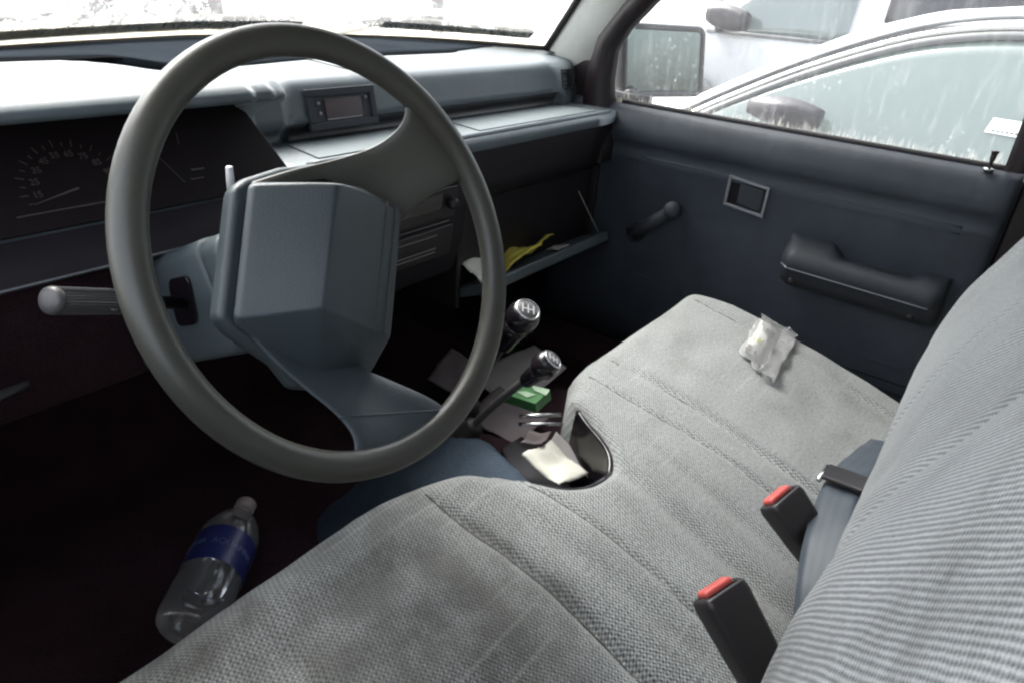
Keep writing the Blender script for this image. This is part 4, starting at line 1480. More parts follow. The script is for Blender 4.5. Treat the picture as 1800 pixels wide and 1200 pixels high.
# ------------------------------------------------------------------ gear levers
def knob_lever(name, label, base, mid, top, kr, capdir, shaft_m, boot_r):
    t = thing(name, label, 'gear lever', base, 'floor levers')
    base, mid, top = Vector(base), Vector(mid), Vector(top)
    bm = B()
    prof = []
    d = (mid - base)
    for k in range(13):
        a = k / 12
        prof.append((d.length * a * 0.95, boot_r * (1 - 0.78 * a ** 0.7) + (0.004 if k % 2 else 0.0)))
    lathe(bm, prof, base, d, 20)
    obj('rubber_boot', bm, M_RUBBER, t, wn_=False)
    bm = B()
    pth = catmull([base, mid, mid.lerp(top, 0.5) + Vector((0, 0.004, 0)), top], 5)
    tube(bm, pth, 0.0062, 12)
    obj('lever_shaft', bm, shaft_m, t, wn_=False)
    dv = (top - mid).normalized()
    cd = Vector(capdir).normalized()
    bm = B()
    g0 = top - dv * (kr * 2.6)
    tube(bm, [g0, g0 + dv * 0.004, top - dv * kr * 1.2, top - dv * kr * 0.6], [0.009, 0.0115, kr * 0.66, kr * 0.8], 18)
    lathe(bm, [(-kr * 0.98, kr * 0.35), (-kr * 0.8, kr * 0.66), (-kr * 0.4, kr * 0.93), (0, kr), (kr * 0.4, kr * 0.94), (kr * 0.66, kr * 0.79), (kr * 0.74, kr * 0.70), (kr * 0.75, kr * 0.2)], top, cd, 24)
    k = obj('lever_knob', bm, M_GLOSSBLACK, t, wn_=False)
    bm = B()
    lathe(bm, [(kr * 0.70, kr * 0.74), (kr * 0.78, kr * 0.735), (kr * 0.80, kr * 0.66), (kr * 0.72, kr * 0.62)], top, cd, 28)
    obj('knob_ring', bm, M_CHROME, k, wn_=False)
    bm = B()
    lathe(bm, [(kr * 0.74, kr * 0.645), (kr * 0.785, kr * 0.6), (kr * 0.80, kr * 0.2)], top, cd, 24)
    obj('knob_plate', bm, M_STALK, k, wn_=False)
    # shift pattern engraved on the plate
    mxr = (rt - cd * rt.dot(cd)).normalized()
    myr = cd.cross(mxr)
    bm = B()
    o_ = top + cd * kr * 0.806
    def bar(a, b):
        a = o_ + mxr * a[0] * kr + myr * a[1] * kr; b = o_ + mxr * b[0] * kr + myr * b[1] * kr
        s = (b - a).normalized().cross(cd) * kr * 0.03
        prism(bm, [a - s, b - s, b + s, a + s], cd * kr * 0.02)
    bar((-0.33, 0), (0.33, 0))
    for q in (-0.33, 0.0, 0.33):
        bar((q, -0.3), (q, 0.3))
    obj('shift_pattern', bm, M_LIGHTPL, k, smooth=False)
    return t
knob_lever('gear_lever', 'taller black gear lever with round white marked knob top', (0.035, 0.125, 0.125), (0.045, 0.098, 0.200), (0.055, 0.020, 0.371), 0.0265, (-0.12, -0.48, 0.86), M_BLACK, 0.055)
knob_lever('transfer_lever', 'shorter low range lever with slanting grey shaft, nearest the seat', (0.000, 0.094, 0.120), (0.008, 0.058, 0.190), (0.000, -0.062, 0.345), 0.0205, (0.22, -0.52, 0.70), M_STALK, 0.045)

# ------------------------------------------------------------------ tray in the seat cut-out, papers
tray = thing('console_tray', 'black console tray holding papers in the seat cut-out', 'tray', (-0.01, -0.10, 0.16))
bm = B()
pl = [(-0.045, -0.200), (-0.015, -0.188), (0.012, -0.125), (0.050, -0.062), (0.060, 0.005), (0.010, 0.010), (-0.035, -0.055), (-0.070, -0.140)]
prism(bm, [(a, b, 0.150) for a, b in pl], (0, 0, 0.012))
obj('tray_floor', bm, M_GLOSSBLACK, tray, bev=0.003)
bm = B()
tube(bm, [(0.022, -0.012, 0.226), (0.066, -0.060, 0.229)], 0.0035, 10)
tube(bm, [(0.010, -0.020, 0.221), (0.056, -0.076, 0.224)], 0.0030, 10)
obj('tray_rail', bm, M_CHROME, tray, wn_=False)
def sheet(name, label, corners, mat, amp=0.004, seed=0, cat='paper', group=None, thick=0.0008, curl=0.0, n=14):
    """a thin crumpled sheet spanning four corner points, with its own thickness"""
    a, b, c, d = [Vector(p) for p in corners]
    bm = B()
    rows = []
    nrm = (b - a).cross(d - a).normalized()
    nrm = -nrm if nrm.z < 0 else nrm
    for i in range(n + 1):
        s = i / n
        r = []
        for j in range(n + 1):
            t = j / n
            p = a.lerp(b, s).lerp(d.lerp(c, s), t)
            h = amp * noise.noise((s * 2.3 + seed, t * 2.3, seed * 1.7)) + amp * 0.4 * abs(noise.noise((s * 6 + seed, t * 6, 2.0))) + curl * (2 * s - 1) ** 2
            r.append(p + nrm * h)
        rows.append(r)
    grid(bm, rows)
    ctr = (a + b + c + d) / 4
    o = obj(name, bm, mat, None, wn_=False, origin=ctr)
    md = o.modifiers.new('thick', 'SOLIDIFY'); md.thickness = thick
    if label:
        o['label'] = label
        o['category'] = cat
        if group:
            o['group'] = group
    return o
sheet('crumpled_paper', 'crumpled white paper lying in the black tray in the seat cut-out', [(-0.036, -0.062, 0.206), (-0.056, -0.140, 0.208), (-0.014, -0.160, 0.216), (0.006, -0.082, 0.222)], M_PAPERC, 0.010, 1)
sheet('paper_slip', 'long pinkish paper slip standing along the right side of the tray', [(0.004, -0.080, 0.216), (-0.010, -0.164, 0.204), (0.002, -0.164, 0.212), (0.022, -0.080, 0.230)], M_PAPER, 0.002, 3)
sheet('receipt', 'small tan receipt tucked behind the crumpled paper in the tray', [(-0.020, -0.046, 0.212), (-0.010, -0.078, 0.220), (0.022, -0.072, 0.226), (0.012, -0.042, 0.216)], M_PAPERD, 0.006, 5)
# papers on the floor hump beyond the levers
sheet('floor_paper', 'large pale sheet on the floor hump, right of the short lever', [(0.185, 0.105, 0.108), (0.375, 0.115, 0.112), (0.415, 0.225, 0.112), (0.215, 0.255, 0.110)], M_PAPER, 0.006, 7)
sheet('grubby_sheet', 'grubby pinkish sheet on the floor seen through the steering wheel', [(0.135, 0.185, 0.112), (0.23, 0.200, 0.126), (0.225, 0.300, 0.150), (0.135, 0.285, 0.122)], M_PAPERD, 0.010, 11)
sheet('torn_sheet', 'torn dull sheet lying under the gear lever on the floor hump', [(0.085, 0.03, 0.118), (0.20, 0.04, 0.112), (0.22, 0.17, 0.116), (0.08, 0.15, 0.121)], M_PAPERD, 0.006, 13)
gp = thing('green_packet', 'green and pale green packet wedged between short lever and seat', 'packet', (0.12, 0.03, 0.18))
def slab(name, corners, th, mat, par, bev=0.0015):
    bm = B()
    c = [Vector(p) for p in corners]
    nn = (c[1] - c[0]).cross(c[3] - c[0]).normalized(); nn = -nn if nn.z < 0 else nn
    prism(bm, c, nn * th)
    return obj(name, bm, mat, par, bev=bev, seg=2)
ga, gb, gc, gd = Vector((0.088, 0.066, 0.186)), Vector((0.078, -0.008, 0.202)), Vector((0.124, -0.006, 0.206)), Vector((0.132, 0.060, 0.190))
slab('packet_box', (ga, gb, gc, gd), 0.018, M_GREEN, gp)
gu = Vector((0, 0, 0.0195))
slab('packet_label', (ga.lerp(gc, 0.62) + gu, gb.lerp(gc, 0.55) + gu, gc + gu - Vector((0.004, -0.003, 0.0)), gd.lerp(gc, 0.35) + gu - Vector((0.004, 0, 0))), 0.0008, M_MINT, gp, 0.0003)
slab('packet_panel', (ga.lerp(gc, 0.25) + gu, ga.lerp(gb, 0.6).lerp(gc, 0.12) + gu, ga.lerp(gb, 0.6).lerp(gc, 0.42) + gu, ga.lerp(gc, 0.45) + gu), 0.0006, M_MINT, gp, 0.0002)
# contents of the open glove box
sheet('yellow_leaflet', 'crumpled yellow leaflet lying on the open glove box door', [(0.262, 0.222, 0.320), (0.345, 0.285, 0.318), (0.510, 0.262, 0.335), (0.400, 0.222, 0.350)], M_YELLOW, 0.018, 17)
sheet('white_slip', 'small white slip beside the yellow leaflet on the glove box door', [(0.455, 0.214, 0.325), (0.500, 0.214, 0.325), (0.502, 0.250, 0.314), (0.460, 0.250, 0.316)], M_PAPER, 0.003, 19)
sheet('folded_papers', 'grey white folded papers at the left end of the open glove box', [(0.215, 0.225, 0.318), (0.300, 0.235, 0.322), (0.310, 0.285, 0.345), (0.215, 0.280, 0.342)], M_PAPERC, 0.010, 23)

# ------------------------------------------------------------------ belt buckles and lap belt
def buckle(base, top, label, wdir):
    base, top = Vector(base), Vector(top)
    t = thing('belt_buckle', label, 'seat belt buckle', tuple(base), 'seat belt buckles')
    d = (top - base).normalized()
    wd = Vector(wdir); wd = (wd - d * wd.dot(d)).normalized()
    nn = wd.cross(d)
    bm = B()
    rows = []
    L = (top - base).length
    for s, ww, th in ((0.0, 0.017, 0.010), (0.10, 0.022, 0.013), (0.45, 0.0245, 0.0155), (0.92, 0.0268, 0.0175), (0.985, 0.0258, 0.0165), (1.0, 0.0238, 0.0145)):
        rows.append([base + d * (L * s) + wd * a + nn * b for a, b in rrect(ww, -th, th, min(th, ww) * 0.45, 4)])
    vv = grid(bm, rows, closed_v=True)
    cap(bm, vv[0]); cap(bm, vv[-1])
    b_ = obj('buckle_body', bm, M_BLACK, t, wn_=False)
    bm = B()
    rows = []
    for s, ww, th in ((-0.002, 0.0178, 0.0088), (0.004, 0.0175, 0.0085), (0.0056, 0.0158, 0.0070)):
        rows.append([top + d * s + wd * a + nn * (b - 0.0025) for a, b in rrect(ww, -th, th, 0.0022, 3)])
    vv = grid(bm, rows, closed_v=True)
    cap(bm, vv[0]); cap(bm, vv[-1])
    obj('release_button', bm, M_RED, t, wn_=False)
    bm = B()
    prism(bm, [top + d * 0.0002 + wd * a + nn * b for a, b in ((-0.018, 0.0092), (0.018, 0.0092), (0.018, 0.0115), (-0.018, 0.0115))], d * 0.0008)
    obj('latch_slot', bm, M_GLOSSBLACK, t, smooth=False)
    bm = B()
    lay = bm.loops.layers.uv.verify()
    pth = [base + d * 0.01, base - d * 0.02, base - d * 0.045 + Vector((0, -0.004, -0.006)), base - d * 0.07 + Vector((0, -0.008, -0.02))]
    rows = [[p + wd * a for a in (-0.022, -0.01, 0.01, 0.022)] for p in pth]
    uv = [[(a, 0.02 * i) for a in (-0.022, -0.01, 0.01, 0.022)] for i in range(4)]
    grid(bm, rows, uv=uv)
    o = obj('buckle_strap', bm, M_WEBD, t, wn_=False)
    md = o.modifiers.new('thick', 'SOLIDIFY'); md.thickness = 0.002; md.offset = 0
buckle((0.008, -0.474, 0.232), (0.012, -0.400, 0.294), 'black buckle with red button between the lap belt and seat middle', (0.85, -0.45, 0.1))
buckle((-0.206, -0.492, 0.222), (-0.186, -0.400, 0.302), 'black buckle with red button nearest the front of the picture', (0.85, -0.45, 0.1))

belt = thing('seat_belt', 'grey blue lap belt lying in the fold of the seat, with sliding adjuster', 'seat belt', (0.1, -0.46, 0.26))
path = catmull([(-0.135, -0.493, 0.215), (-0.085, -0.476, 0.262), (-0.02, -0.464, 0.289), (0.05, -0.457, 0.292), (0.11, -0.455, 0.284), (0.16, -0.456, 0.274), (0.24, -0.466, 0.262), (0.312, -0.478, 0.252)], 8)
wds = []
for i, p in enumerate(path):
    t = i / (len(path) - 1)
    wds.append(Vector((0.12 - 0.1 * t, 0.80 - 0.10 * t, -0.50 + 0.30 * t)).normalized())
bm = B()
rows, uv = [], []
hw = 0.024
for i, (p, wd) in enumerate(zip(path, wds)):
    tt = i / (len(path) - 1)
    h2 = hw * (1.0 if tt > 0.25 else 0.6 + 1.6 * tt)
    rows.append([p + wd * a * h2 + Vector((0, 0, 0.0015 * math.sin(i * 0.9) * a)) for a in (-1, -0.6, -0.2, 0.2, 0.6, 1)])
    uv.append([(a * hw, i * 0.008) for a in (-1, -0.6, -0.2, 0.2, 0.6, 1)])
grid(bm, rows, uv=uv)
o = obj('belt_webbing', bm, M_WEB, belt, wn_=False)
md = o.modifiers.new('thick', 'SOLIDIFY'); md.thickness = 0.0018; md.offset = 0
ac = Vector((0.102, -0.456, 0.2905)); awd = wds[34 if len(wds) > 34 else -1]; ad = Vector((1, -0.02, -0.12)).normalized()
an = ad.cross(awd).normalized(); an = -an if an.z < 0 else an
bm = B()
prism(bm, [ac + ad * (a + 0.55 * b) + awd * b + an * 0.004 for a, b in ((-0.024, -0.029), (0.020, -0.029), (0.022, 0.027), (-0.022, 0.027))], an * 0.006)
adj = obj('adjuster', bm, M_BLACK, belt, bev=0.002)
bm = B()
tube(bm, [ac + ad * -0.014 + awd * 0.0285 + an * 0.006, ac + ad * 0.034 + awd * 0.030 + an * 0.006], 0.003, 8)
obj('adjuster_bar', bm, M_CHROME, adj, wn_=False)
# ------------------------------------------------------------------ wrapper on the seat
wrap = thing('plastic_wrapper', 'crinkled clear plastic wrapper with yellow marked card on passenger seat', 'wrapper', (0.43, -0.25, 0.29))
def on_seat(x, y, h):
    return Vector((x, y, cush_z(x, y) + h))
wc = [(0.552, -0.195), (0.545, -0.272), (0.345, -0.292), (0.380, -0.216)]
def wq(s, t):
    a = Vector(wc[0]).lerp(Vector(wc[1]), s); b = Vector(wc[3]).lerp(Vector(wc[2]), s)
    return a.lerp(b, t)
bm = B()
rows = []
n = 40
for i in range(n + 1):
    r = []
    for j in range(n + 1):
        s, t = i / n, j / n
        p = wq(s, t)
        p = p + Vector((0.010 * noise.noise((s * 5, t * 5, 1)), 0.008 * noise.noise((s * 5, t * 5, 6))))
        puff = 0.006 * math.sin(math.pi * min(1, s * 1.5)) ** 0.8 * math.sin(math.pi * t) ** 0.6 if s < 0.66 else 0.003
        cr = 0.0024 * abs(noise.noise((s * 8, t * 6, 3))) + 0.003 * abs(noise.noise((s * 19, t * 15, 7)))
        if s >= 0.66:
            cr += 0.004 * abs(math.sin(t * 9 + 3 * s))
        r.append(on_seat(p.x, p.y, 0.004 + puff + cr))
    rows.append(r)
grid(bm, rows)
obj('film', bm, M_FILM, wrap, smooth=True, wn_=False)
bm = B()
def cardp(s, t, h):
    p = wq(0.08 + 0.56 * s, 0.14 + 0.76 * t)
    return on_seat(p.x, p.y, h + 0.002 * math.sin(math.pi * s))
rows = [[cardp(i / 10, j / 10, 0.005) for j in range(11)] for i in range(11)]
grid(bm, rows)
card = obj('card', bm, plastic('white_card', (0.86, 0.86, 0.83), 0.6, 500, 0.0), wrap, wn_=False)
bm = B()
for s0_, s1_, t0_, t1_ in ((0.30, 0.44, 0.50, 0.66), (0.50, 0.55, 0.46, 0.66), (0.14, 0.20, 0.55, 0.66)):
    grid(bm, [[cardp(s0_ + (s1_ - s0_) * i / 4, t0_ + (t1_ - t0_) * j / 4, 0.0062) for j in range(5)] for i in range(5)])
obj('card_print', bm, plastic('yellow_print', (0.62, 0.62, 0.20), 0.6, 500, 0.0), card, wn_=False)
m_gp = plastic('grey_print', (0.28, 0.28, 0.25), 0.6, 500, 0.0)
for s0_, s1_, t0_, t1_ in ((0.02, 0.20, 0.80, 0.99), (0.42, 0.52, 0.86, 0.97), (0.40, 0.80, 0.12, 0.20), (0.55, 0.75, 0.26, 0.30)):
    bm = B()
    grid(bm, [[cardp(s0_ + (s1_ - s0_) * i / 4, t0_ + (t1_ - t0_) * j / 4, 0.0062) for j in range(5)] for i in range(5)])
    obj('grey_print', bm, m_gp, card, wn_=False)

# ------------------------------------------------------------------ bottle on the floor
bot = thing('water_bottle', 'clear plastic water bottle with blue label lying on the dark floor', 'bottle', (-0.36, 0.24, 0.045))
b0 = Vector((-0.447, 0.160, 0.046)); bd = Vector((0.170, 0.128, 0.006)).normalized()
u_ = bd.cross(Vector((0, 0, 1))).normalized(); v_ = u_.cross(bd)
bm = B()
lathe(bm, [(0.008, 0.012), (0.002, 0.022), (0.0, 0.032), (0.006, 0.040), (0.016, 0.043), (0.040, 0.0435), (0.044, 0.042), (0.048, 0.0435), (0.082, 0.0435), (0.086, 0.042), (0.090, 0.043), (0.150, 0.043), (0.154, 0.0435), (0.165, 0.042), (0.182, 0.036), (0.200, 0.026), (0.212, 0.0165), (0.218, 0.0135), (0.232, 0.0135)], b0, bd, 40)
bb_ = obj('bottle_body', bm, M_PET, bot, wn_=False)
bm = B()
rows = [[b0 + bd * a + (u_ * math.cos(2 * math.pi * k / 48) + v_ * math.sin(2 * math.pi * k / 48)) * 0.0436 for k in range(48)] for a in (0.084, 0.102, 0.12, 0.146)]
grid(bm, rows, closed_v=True)
lab = obj('bottle_label', bm, M_LABEL, bot, wn_=False)
bm = B()
for ang0 in (50, 150):
    def bend(c, ang0=ang0):
        th = R(ang0) + c.x / 0.0436
        return b0 + bd * (0.116 + c.y) + (u_ * math.cos(th) + v_ * math.sin(th)) * (0.0441 + c.z)
    text_mesh(bm, 'AQUAFINA', 0.0135, lambda c: bend(Vector((-c.x, c.y, c.z))), 0.0004)
obj('label_lettering', bm, M_LABELINK, lab, smooth=False)
bm = B()
lathe(bm, [(0.219, 0.0135), (0.220, 0.0155), (0.236, 0.0155), (0.238, 0.014)], b0, bd, 24)
obj('bottle_cap', bm, M_CAP, bot, wn_=False)

# ------------------------------------------------------------------ wipers outside the windshield
def wiper(label, x0, x1, t0, t1, px):
    a0 = ws(x0, t0)
    t = thing('windshield_wiper', label, 'wiper', tuple(a0), 'windshield wipers')
    up_ = Vector((0, 0.72, 0.69))
    pts = [ws(x0 + (x1 - x0) * i / 24, t0 + (t1 - t0) * i / 24) + up_ * 0.012 for i in range(25)]
    bm = B()
    rows = []
    for i, p in enumerate(pts):
        k = 0.8 if 0 < i < 24 else 0.7
        jit = 0.0018 * noise.noise((i * 1.7, x0, 1))
        rows.append([p + Vector((0, 0.007, -0.007)) * k * 1.4 + up_ * (-0.010), p + Vector((0, 0.007, -0.007)) * k * 1.2 + up_ * (0.002 + jit), p + Vector((0, -0.007, 0.007)) * k * 1.2 + up_ * (0.003 - jit), p + Vector((0, -0.007, 0.007)) * k * 1.4 + up_ * -0.010])
    vv = grid(bm, rows, closed_v=True)
    cap(bm, vv[0]); cap(bm, vv[-1])
    obj('wiper_blade', bm, M_BLADE, t, smooth=True, wn_=False)
    bm = B()
    piv = Vector((px, wind_y(max(-.7, min(.7, px))) + 0.05, 0.668))
    tube(bm, [piv, piv + Vector((0, 0, 0.02)), pts[12] + up_ * 0.020, pts[13] + up_ * 0.014], [0.011, 0.010, 0.006, 0.005], 10)
    obj('wiper_arm', bm, M_BLACK, t, wn_=False)
wiper('long mossy wiper blade lying along the windshield base, left of the steering wheel', -0.62, 0.24, 0.036, 0.056, -0.50)
wiper('mossy wiper blade along the windshield base beside the passenger pillar', 0.42, 0.676, 0.066, 0.058, 0.22)

# ------------------------------------------------------------------ parked cars
def wheel_of(par, x, y, r, wdt, sgn):
    bm = B()
    lathe(bm, [(0, r * 0.62), (0.01, r * 0.93), (0.03, r), (wdt - 0.03, r), (wdt - 0.01, r * 0.93), (wdt, r * 0.62)], (x, y, GZ + r), (sgn, 0, 0), 32)
    t = obj('wheel', bm, M_TYRE, par, wn_=False)
    bm = B()
    lathe(bm, [(wdt - 0.02, r * 0.62), (wdt - 0.012, r * 0.60), (wdt - 0.03, r * 0.45), (wdt - 0.012, r * 0.2), (wdt - 0.008, 0.01)], (x, y, GZ + r), (sgn, 0, 0), 24)
    obj('wheel_rim', bm, M_SILVER, t, wn_=False)

def car_body(par, xs_, W, silh, belt, tumble, paint, zsill, wheels, wr):
    """xs_: near flank; silh: (y, z) upper outline nose to tail; belt(y); the flank leans in above the belt by tumble"""
    bm = B()
    rows = []
    ylist = [p[0] for p in silh]
    y0, y1 = ylist[0], ylist[-1]
    N = 90
    for i in range(N + 1):
        y = y0 + (y1 - y0) * i / N
        top = -1e9
        for (a, b), (c, d) in zip(silh, silh[1:]):
            if min(a, c) - 1e-9 <= y <= max(a, c) + 1e-9:
                t = 0 if a == c else (y - a) / (c - a)
                top = b + (d - b) * t
        bz = min(belt(y), top - 0.02)
        endq = 0.20 * (1 - sstep(0, 0.35, min(abs(y - y0), abs(y - y1))))
        bot = zsill
        for wy in wheels:
            if abs(y - wy) < wr * 1.15:
                bot = max(bot, GZ + wr + math.sqrt((wr * 1.15) ** 2 - (y - wy) ** 2))
        def half(sg):
            xe = xs_ if sg < 0 else xs_ + W
            s = -sg
            lean = tumble * max(0.0, top - bz)
            return [Vector((xe + s * (endq + 0.02), y, bot)), Vector((xe + s * (endq + 0.0), y, bot + 0.06)), Vector((xe + s * endq, y, (bot + bz) / 2)), Vector((xe + s * (endq + 0.015), y, bz - 0.02)), Vector((xe + s * (endq + 0.03), y, bz)),
                    Vector((xe + s * (endq + 0.03 + lean * 0.92), y, bz + (top - bz) * 0.90)), Vector((xe + s * (endq + 0.06 + lean), y, bz + (top - bz) * 0.97)), Vector((xe + s * (endq + 0.14 + lean), y, top))]
        L_ = half(-1); R_ = half(1)
        mid = [Vector((xs_ + W * 0.35, y, top + 0.012)), Vector((xs_ + W * 0.65, y, top + 0.012))]
        rows.append(L_ + mid + list(reversed(R_)))
    vv = grid(bm, rows)
    cap(bm, vv[0]); cap(bm, vv[-1])
    return obj('car_body', bm, paint, par, wn_=False)

# nearer sedan, alongside the passenger door
sed = thing('parked_sedan', 'white sedan parked close alongside, with large pale green side window', 'car', (2.7, -0.5, GZ), 'parked cars')
SX = 1.82
sil = [(2.25, -0.12), (2.20, 0.05), (1.9, 0.16), (1.2, 0.30), (0.92, 0.345), (0.60, 0.47), (0.34, 0.63), (0.10, 0.755), (-0.10, 0.825), (-0.35, 0.858), (-0.70, 0.862), (-1.05, 0.825), (-1.45, 0.68), (-1.85, 0.50), (-2.25, 0.46), (-2.45, 0.40), (-2.5, -0.1)]
sbelt = lambda y: 0.345 + 0.05 * sstep(0.9, -0.9, y) if False else 0.345 + 0.055 * (1 - sstep(-1.5, 0.9, y))
car_body(sed, SX, 1.72, sil, sbelt, 0.42, M_WHITE, -0.33, (1.42, -1.35), 0.31)
def flank(y, z, out, xe=SX, tum=0.42, belt=sbelt):
    return Vector((xe + 0.03 + tum * 0.92 / 0.90 * max(0.0, z - belt(y)) - out, y, z))
def side_panel(par, name, outline, out, th, mat, fl=flank, bev=0.0):
    bm = B()
    prism(bm, [fl(y, z, out) for y, z in outline], (-th, 0, 0))
    return obj(name, bm, mat, par, smooth=False)
upper = [(0.62, 0.355), (0.42, 0.478), (0.22, 0.588), (0.02, 0.680), (-0.15, 0.738), (-0.35, 0.772), (-0.62, 0.782), (-0.80, 0.775)]
lower = [(-0.80, 0.40), (0.62, 0.353)]
def strip(bm, line, dz0, dz1, out, th, fl=flank):
    rows = []
    for y, z in line:
        p0 = fl(y, z + dz0, out); p1 = fl(y, z + dz1, out)
        rows.append([p0 + Vector((0.01, 0, 0)), p0 - Vector((th, 0, 0)), p1 - Vector((th, 0, 0)), p1 + Vector((0.01, 0, 0))])
    vv = grid(bm, rows, closed_v=True)
    cap(bm, vv[0]); cap(bm, vv[-1])
# front door glass
fg = [p for p in upper] + [(-0.80, 0.395), (0.60, 0.352)]
# build the glass as a lofted strip so that it follows the leaning flank
def glass_strip(par, name, line, zlow, mat, out, fl=flank):
    bm = B()
    rows = []
    for y, z in line:
        r = []
        for k in range(9):
            zz = zlow(y) + (z - zlow(y)) * k / 8
            r.append(fl(y, zz, out + 0.010 * math.sin(math.pi * k / 8)))
        rows.append(r)
    grid(bm, rows)
    o = obj(name, bm, mat, par, wn_=False)
    md = o.modifiers.new('thick', 'SOLIDIFY'); md.thickness = 0.004
    return o
dense = catmull([(a, b, 0) for a, b in upper], 4)
dl = [(p.x, p.y) for p in dense]
gw = glass_strip(sed, 'side_window', dl, lambda y: sbelt(y) + 0.002, M_CARGLASS, 0.008)
bm = B()
strip(bm, [(y, z) for y, z in dl], -0.004, 0.020, 0.012, 0.006)
obj('window_moulding', bm, M_CARTRIM, sed, wn_=False)
bm = B()
strip(bm, [(y, z) for y, z in dl], 0.026, 0.040, 0.008, 0.010)
obj('drip_rail', bm, M_CHROME, sed, wn_=False)
bm = B()
strip(bm, [(y, z + 0.03) for y, z in dl], 0.022, 0.036, 0.010, 0.006)
obj('roof_seam', bm, M_CARTRIM, sed, wn_=False)
rearl = [(-0.88, 0.772), (-1.05, 0.745), (-1.25, 0.68), (-1.42, 0.58), (-1.50, 0.50)]
glass_strip(sed, 'rear_side_window', rearl, lambda y: sbelt(y) + 0.002, M_CARGLASS, 0.008)
# sticker inside the glass
bm = B()
prism(bm, [flank(-0.375, 0.515, 0.024), flank(-0.50, 0.512, 0.024), flank(-0.50, 0.555, 0.024), flank(-0.385, 0.556, 0.024)], (-0.001, 0, 0))
stk = obj('window_sticker', bm, M_MINT if False else plastic('pale_sticker', (0.75, 0.80, 0.78), 0.5, 500, 0.0), gw, smooth=False)
bm = B()
for k in range(7):
    y = -0.392 - 0.012 * k
    prism(bm, [flank(y, 0.519, 0.0265), flank(y - 0.009, 0.519, 0.0265), flank(y - 0.009, 0.525, 0.0265), flank(y, 0.525, 0.0265)], (-0.0006, 0, 0))
obj('sticker_print', bm, M_CARTRIM, stk, smooth=False)
# door mirror
bm = B()
mcx = Vector((1.735, 0.23, 0.492))
rows = []
for i in range(13):
    t = i / 12
    y = 0.315 - 0.235 * t
    top = 0.044 * math.sin(math.pi * (0.12 + 0.80 * t)) ** 0.55
    bt = 0.046 * min(1.0, 0.55 + t) * (1 if t < 0.97 else 0.8)
    dep = 0.075 * math.sin(math.pi * (0.14 + 0.70 * t)) ** 0.6
    c = Vector((1.79 - 0.02 * math.sin(math.pi * t), y, mcx.z + 0.004 * (1 - t)))
    ring = []
    for k in range(16):
        a = 2 * math.pi * k / 16
        zz = (top if math.sin(a) > 0 else bt) * math.copysign(abs(math.sin(a)) ** 0.6, math.sin(a))
        ring.append(c + Vector((-dep * math.copysign(abs(math.cos(a)) ** 0.7, math.cos(a)), 0, zz)))
    rows.append(ring)
vv = grid(bm, rows, closed_v=True)
cap(bm, vv[0]); cap(bm, vv[-1])
obj('door_mirror', bm, M_BLACK, sed, wn_=False)
for wy in (1.42, -1.35):
    wheel_of(sed, SX + 0.19, wy, 0.31, 0.18, -1)
    wheel_of(sed, SX + 1.53, wy, 0.31, 0.18, 1)
bm = B()
prism(bm, [(SX + 0.10, 0.02, 0.20), (SX + 0.10, -0.86, 0.215), (SX + 0.10, -0.86, 0.20), (SX + 0.10, 0.02, 0.185)], (-0.115, 0, 0))
obj('side_moulding', bm, M_CARTRIM, sed, smooth=False)

# farther tall vehicle
suv = thing('parked_utility_vehicle', 'tall pale utility vehicle parked beyond the sedan, dark mirror on its door', 'car', (5.1, 0.3, GZ), 'parked cars')
VX = 4.2
sil2 = [(3.0, -0.05), (2.95, 0.40), (2.8, 0.55), (1.75, 0.66), (1.62, 0.68), (1.35, 0.90), (1.10, 1.10), (0.95, 1.18), (0.6, 1.23), (-1.6, 1.22), (-1.85, 1.15), (-2.0, 0.6), (-2.02, -0.05)]
vbelt = lambda y: 0.615 + 0.02 * (1 - sstep(-1.5, 1.5, y))
car_body(suv, VX, 1.80, sil2, vbelt, 0.22, plastic('pale_grey_paint', (0.33, 0.335, 0.34), 0.3, 500, 0.0, 0.05), -0.28, (1.62, -1.2), 0.38)
fl2 = lambda y, z, out: flank(y, z, out, VX, 0.22, vbelt)
l1 = [(1.46, 0.66), (1.36, 0.76), (1.25, 0.86), (1.13, 0.97), (1.02, 1.06), (0.94, 1.09), (0.62, 1.12)]
d1 = [(p.x, p.y) for p in catmull([(a, b, 0) for a, b in l1], 3)]
glass_strip(suv, 'side_window', d1, lambda y: vbelt(y) + 0.004, M_CARGLASS2, 0.008, fl2)
l2 = [(0.44, 1.12), (0.2, 1.13), (-0.5, 1.13), (-0.55, 1.13)]
glass_strip(suv, 'rear_side_window', l2, lambda y: vbelt(y) + 0.14 if y > 0.4 else vbelt(y) + 0.004, car_glass('dark_window', (0.03, 0.03, 0.033), 0.2, 0.3), 0.008, fl2)
bm = B()
strip(bm, [(y, vbelt(y)) for y in (1.52, 1.2, 0.9, 0.62)], -0.012, 0.012, 0.012, 0.006, fl2)
obj('belt_moulding', bm, M_CARTRIM, suv, wn_=False)
bm = B()
rows = []
for i in range(9):
    t = i / 8
    y = 1.47 - 0.26 * t
    hh = 0.078 * math.sin(math.pi * (0.15 + 0.7 * t)) ** 0.5
    c = Vector((VX - 0.10, y, 0.690 + 0.03 * (1 - t)))
    rows.append([c + Vector((0.075 * math.cos(a), 0, hh * math.copysign(abs(math.sin(a)) ** 0.7, math.sin(a)))) for a in [2 * math.pi * k / 14 for k in range(14)]])
vv = grid(bm, rows, closed_v=True)
cap(bm, vv[0]); cap(bm, vv[-1])
tube(bm, [(VX - 0.07, 1.40, 0.68), (VX + 0.03, 1.44, 0.63)], 0.03, 8)
obj('door_mirror', bm, M_BLACK, suv, wn_=False)
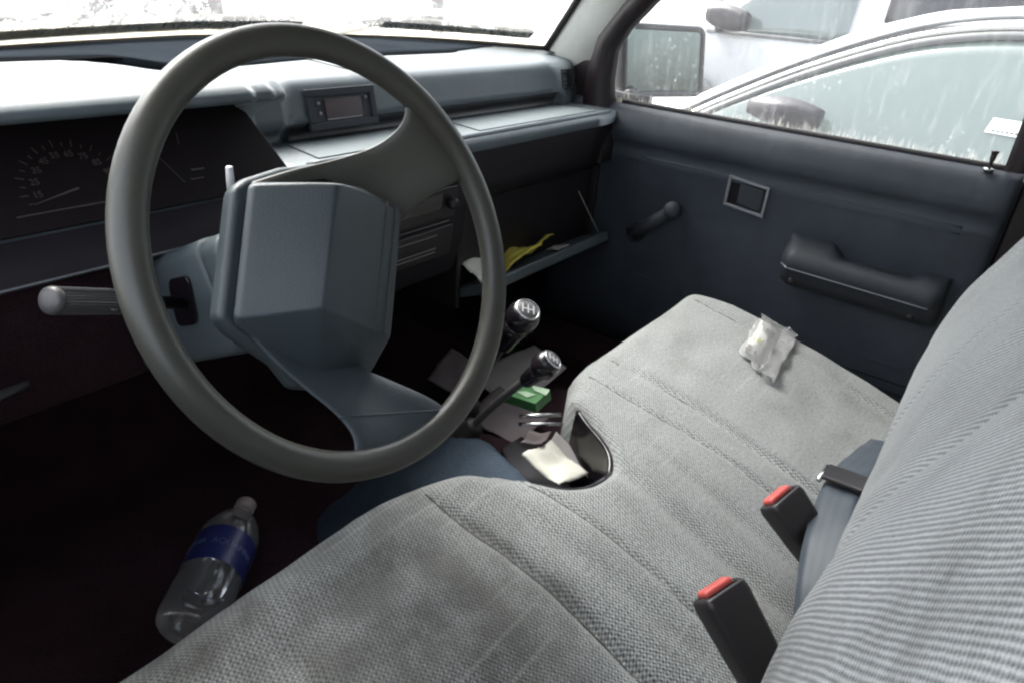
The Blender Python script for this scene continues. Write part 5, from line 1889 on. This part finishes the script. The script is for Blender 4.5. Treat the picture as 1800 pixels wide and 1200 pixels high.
for wy in (1.62, -1.2):
    bm = B()
    rows = []
    for k in range(25):
        a = math.pi * k / 24
        rows.append([Vector((VX - 0.014 - 0.0, wy + r_ * math.cos(a), GZ + 0.38 + r_ * math.sin(a))) for r_ in (0.425, 0.50)])
    grid(bm, rows)
    o = obj('arch_flare', bm, M_CARTRIM, suv, wn_=False)
    md = o.modifiers.new('thick', 'SOLIDIFY'); md.thickness = 0.03
for wy in (1.62, -1.2):
    wheel_of(suv, VX + 0.22, wy, 0.38, 0.20, -1)
    wheel_of(suv, VX + 1.58, wy, 0.38, 0.20, 1)

# ------------------------------------------------------------------ winter shrubs and trees beyond the bonnet
def shrub(name, label, cat, x, y, rad, ht, nleaf, trunk_h, seed, grp):
    rnd = random.Random(seed)
    t = thing(name, label, cat, (x, y, GZ), grp)
    bm = B()
    tips = []
    for k in range(9):
        a = 2 * math.pi * k / 9 + rnd.uniform(-.3, .3)
        base = Vector((x, y, GZ + trunk_h * rnd.uniform(0.5, 1)))
        tip = Vector((x + rad * 0.75 * math.cos(a) * rnd.uniform(.4, 1), y + rad * 0.75 * math.sin(a) * rnd.uniform(.4, 1), GZ + trunk_h + (ht - trunk_h) * rnd.uniform(.45, .95)))
        tube(bm, [base, base.lerp(tip, 0.5) + Vector((0, 0, 0.1 * ht)), tip], [0.02 * ht, 0.012 * ht, 0.003 * ht], 6)
        tips.append(tip)
    tube(bm, [(x, y, GZ), (x, y, GZ + trunk_h)], [0.03 * ht, 0.022 * ht], 8)
    obj('trunk', bm, M_TWIG, t, wn_=False)
    bm = B()
    for k in range(nleaf):
        c = rnd.choice(tips)
        p = c + Vector((rnd.gauss(0, 1), rnd.gauss(0, 1), rnd.gauss(0, 0.8))) * rad * 0.24
        s = ht * rnd.uniform(0.012, 0.03)
        d1 = Vector((rnd.gauss(0, 1), rnd.gauss(0, 1), rnd.gauss(0, 1))).normalized() * s
        d2 = d1.cross(Vector((rnd.gauss(0, 1), rnd.gauss(0, 1), rnd.gauss(0, 1)))).normalized() * s * 0.5
        q = [bm.verts.new(p - d1), bm.verts.new(p + d2), bm.verts.new(p + d1), bm.verts.new(p - d2)]
        bm.faces.new(q)
    obj('crown', bm, M_LEAF, t, smooth=False)
shrub('bare_shrub', 'small grey shrub just beyond the truck bonnet, seen at the top left', 'shrub', 2.35, 5.3, 0.42, 1.35, 3000, 0.15, 3, 'winter shrubs ahead')
for i, (x, y, r_, h_) in enumerate(((5.6, 9.5, 1.5, 3.4), (9.0, 8.3, 1.6, 3.8), (12.5, 7.8, 1.8, 4.2))):
    shrub('bare_tree', ('greyish winter tree behind the truck, left of the windshield middle', 'greyish winter tree glimpsed above the right wiper blade', 'greyish winter tree beside the passenger pillar, farthest right')[i], 'tree', x, y, r_, h_, 2600, h_ * 0.35, 11 + i, 'winter trees ahead')
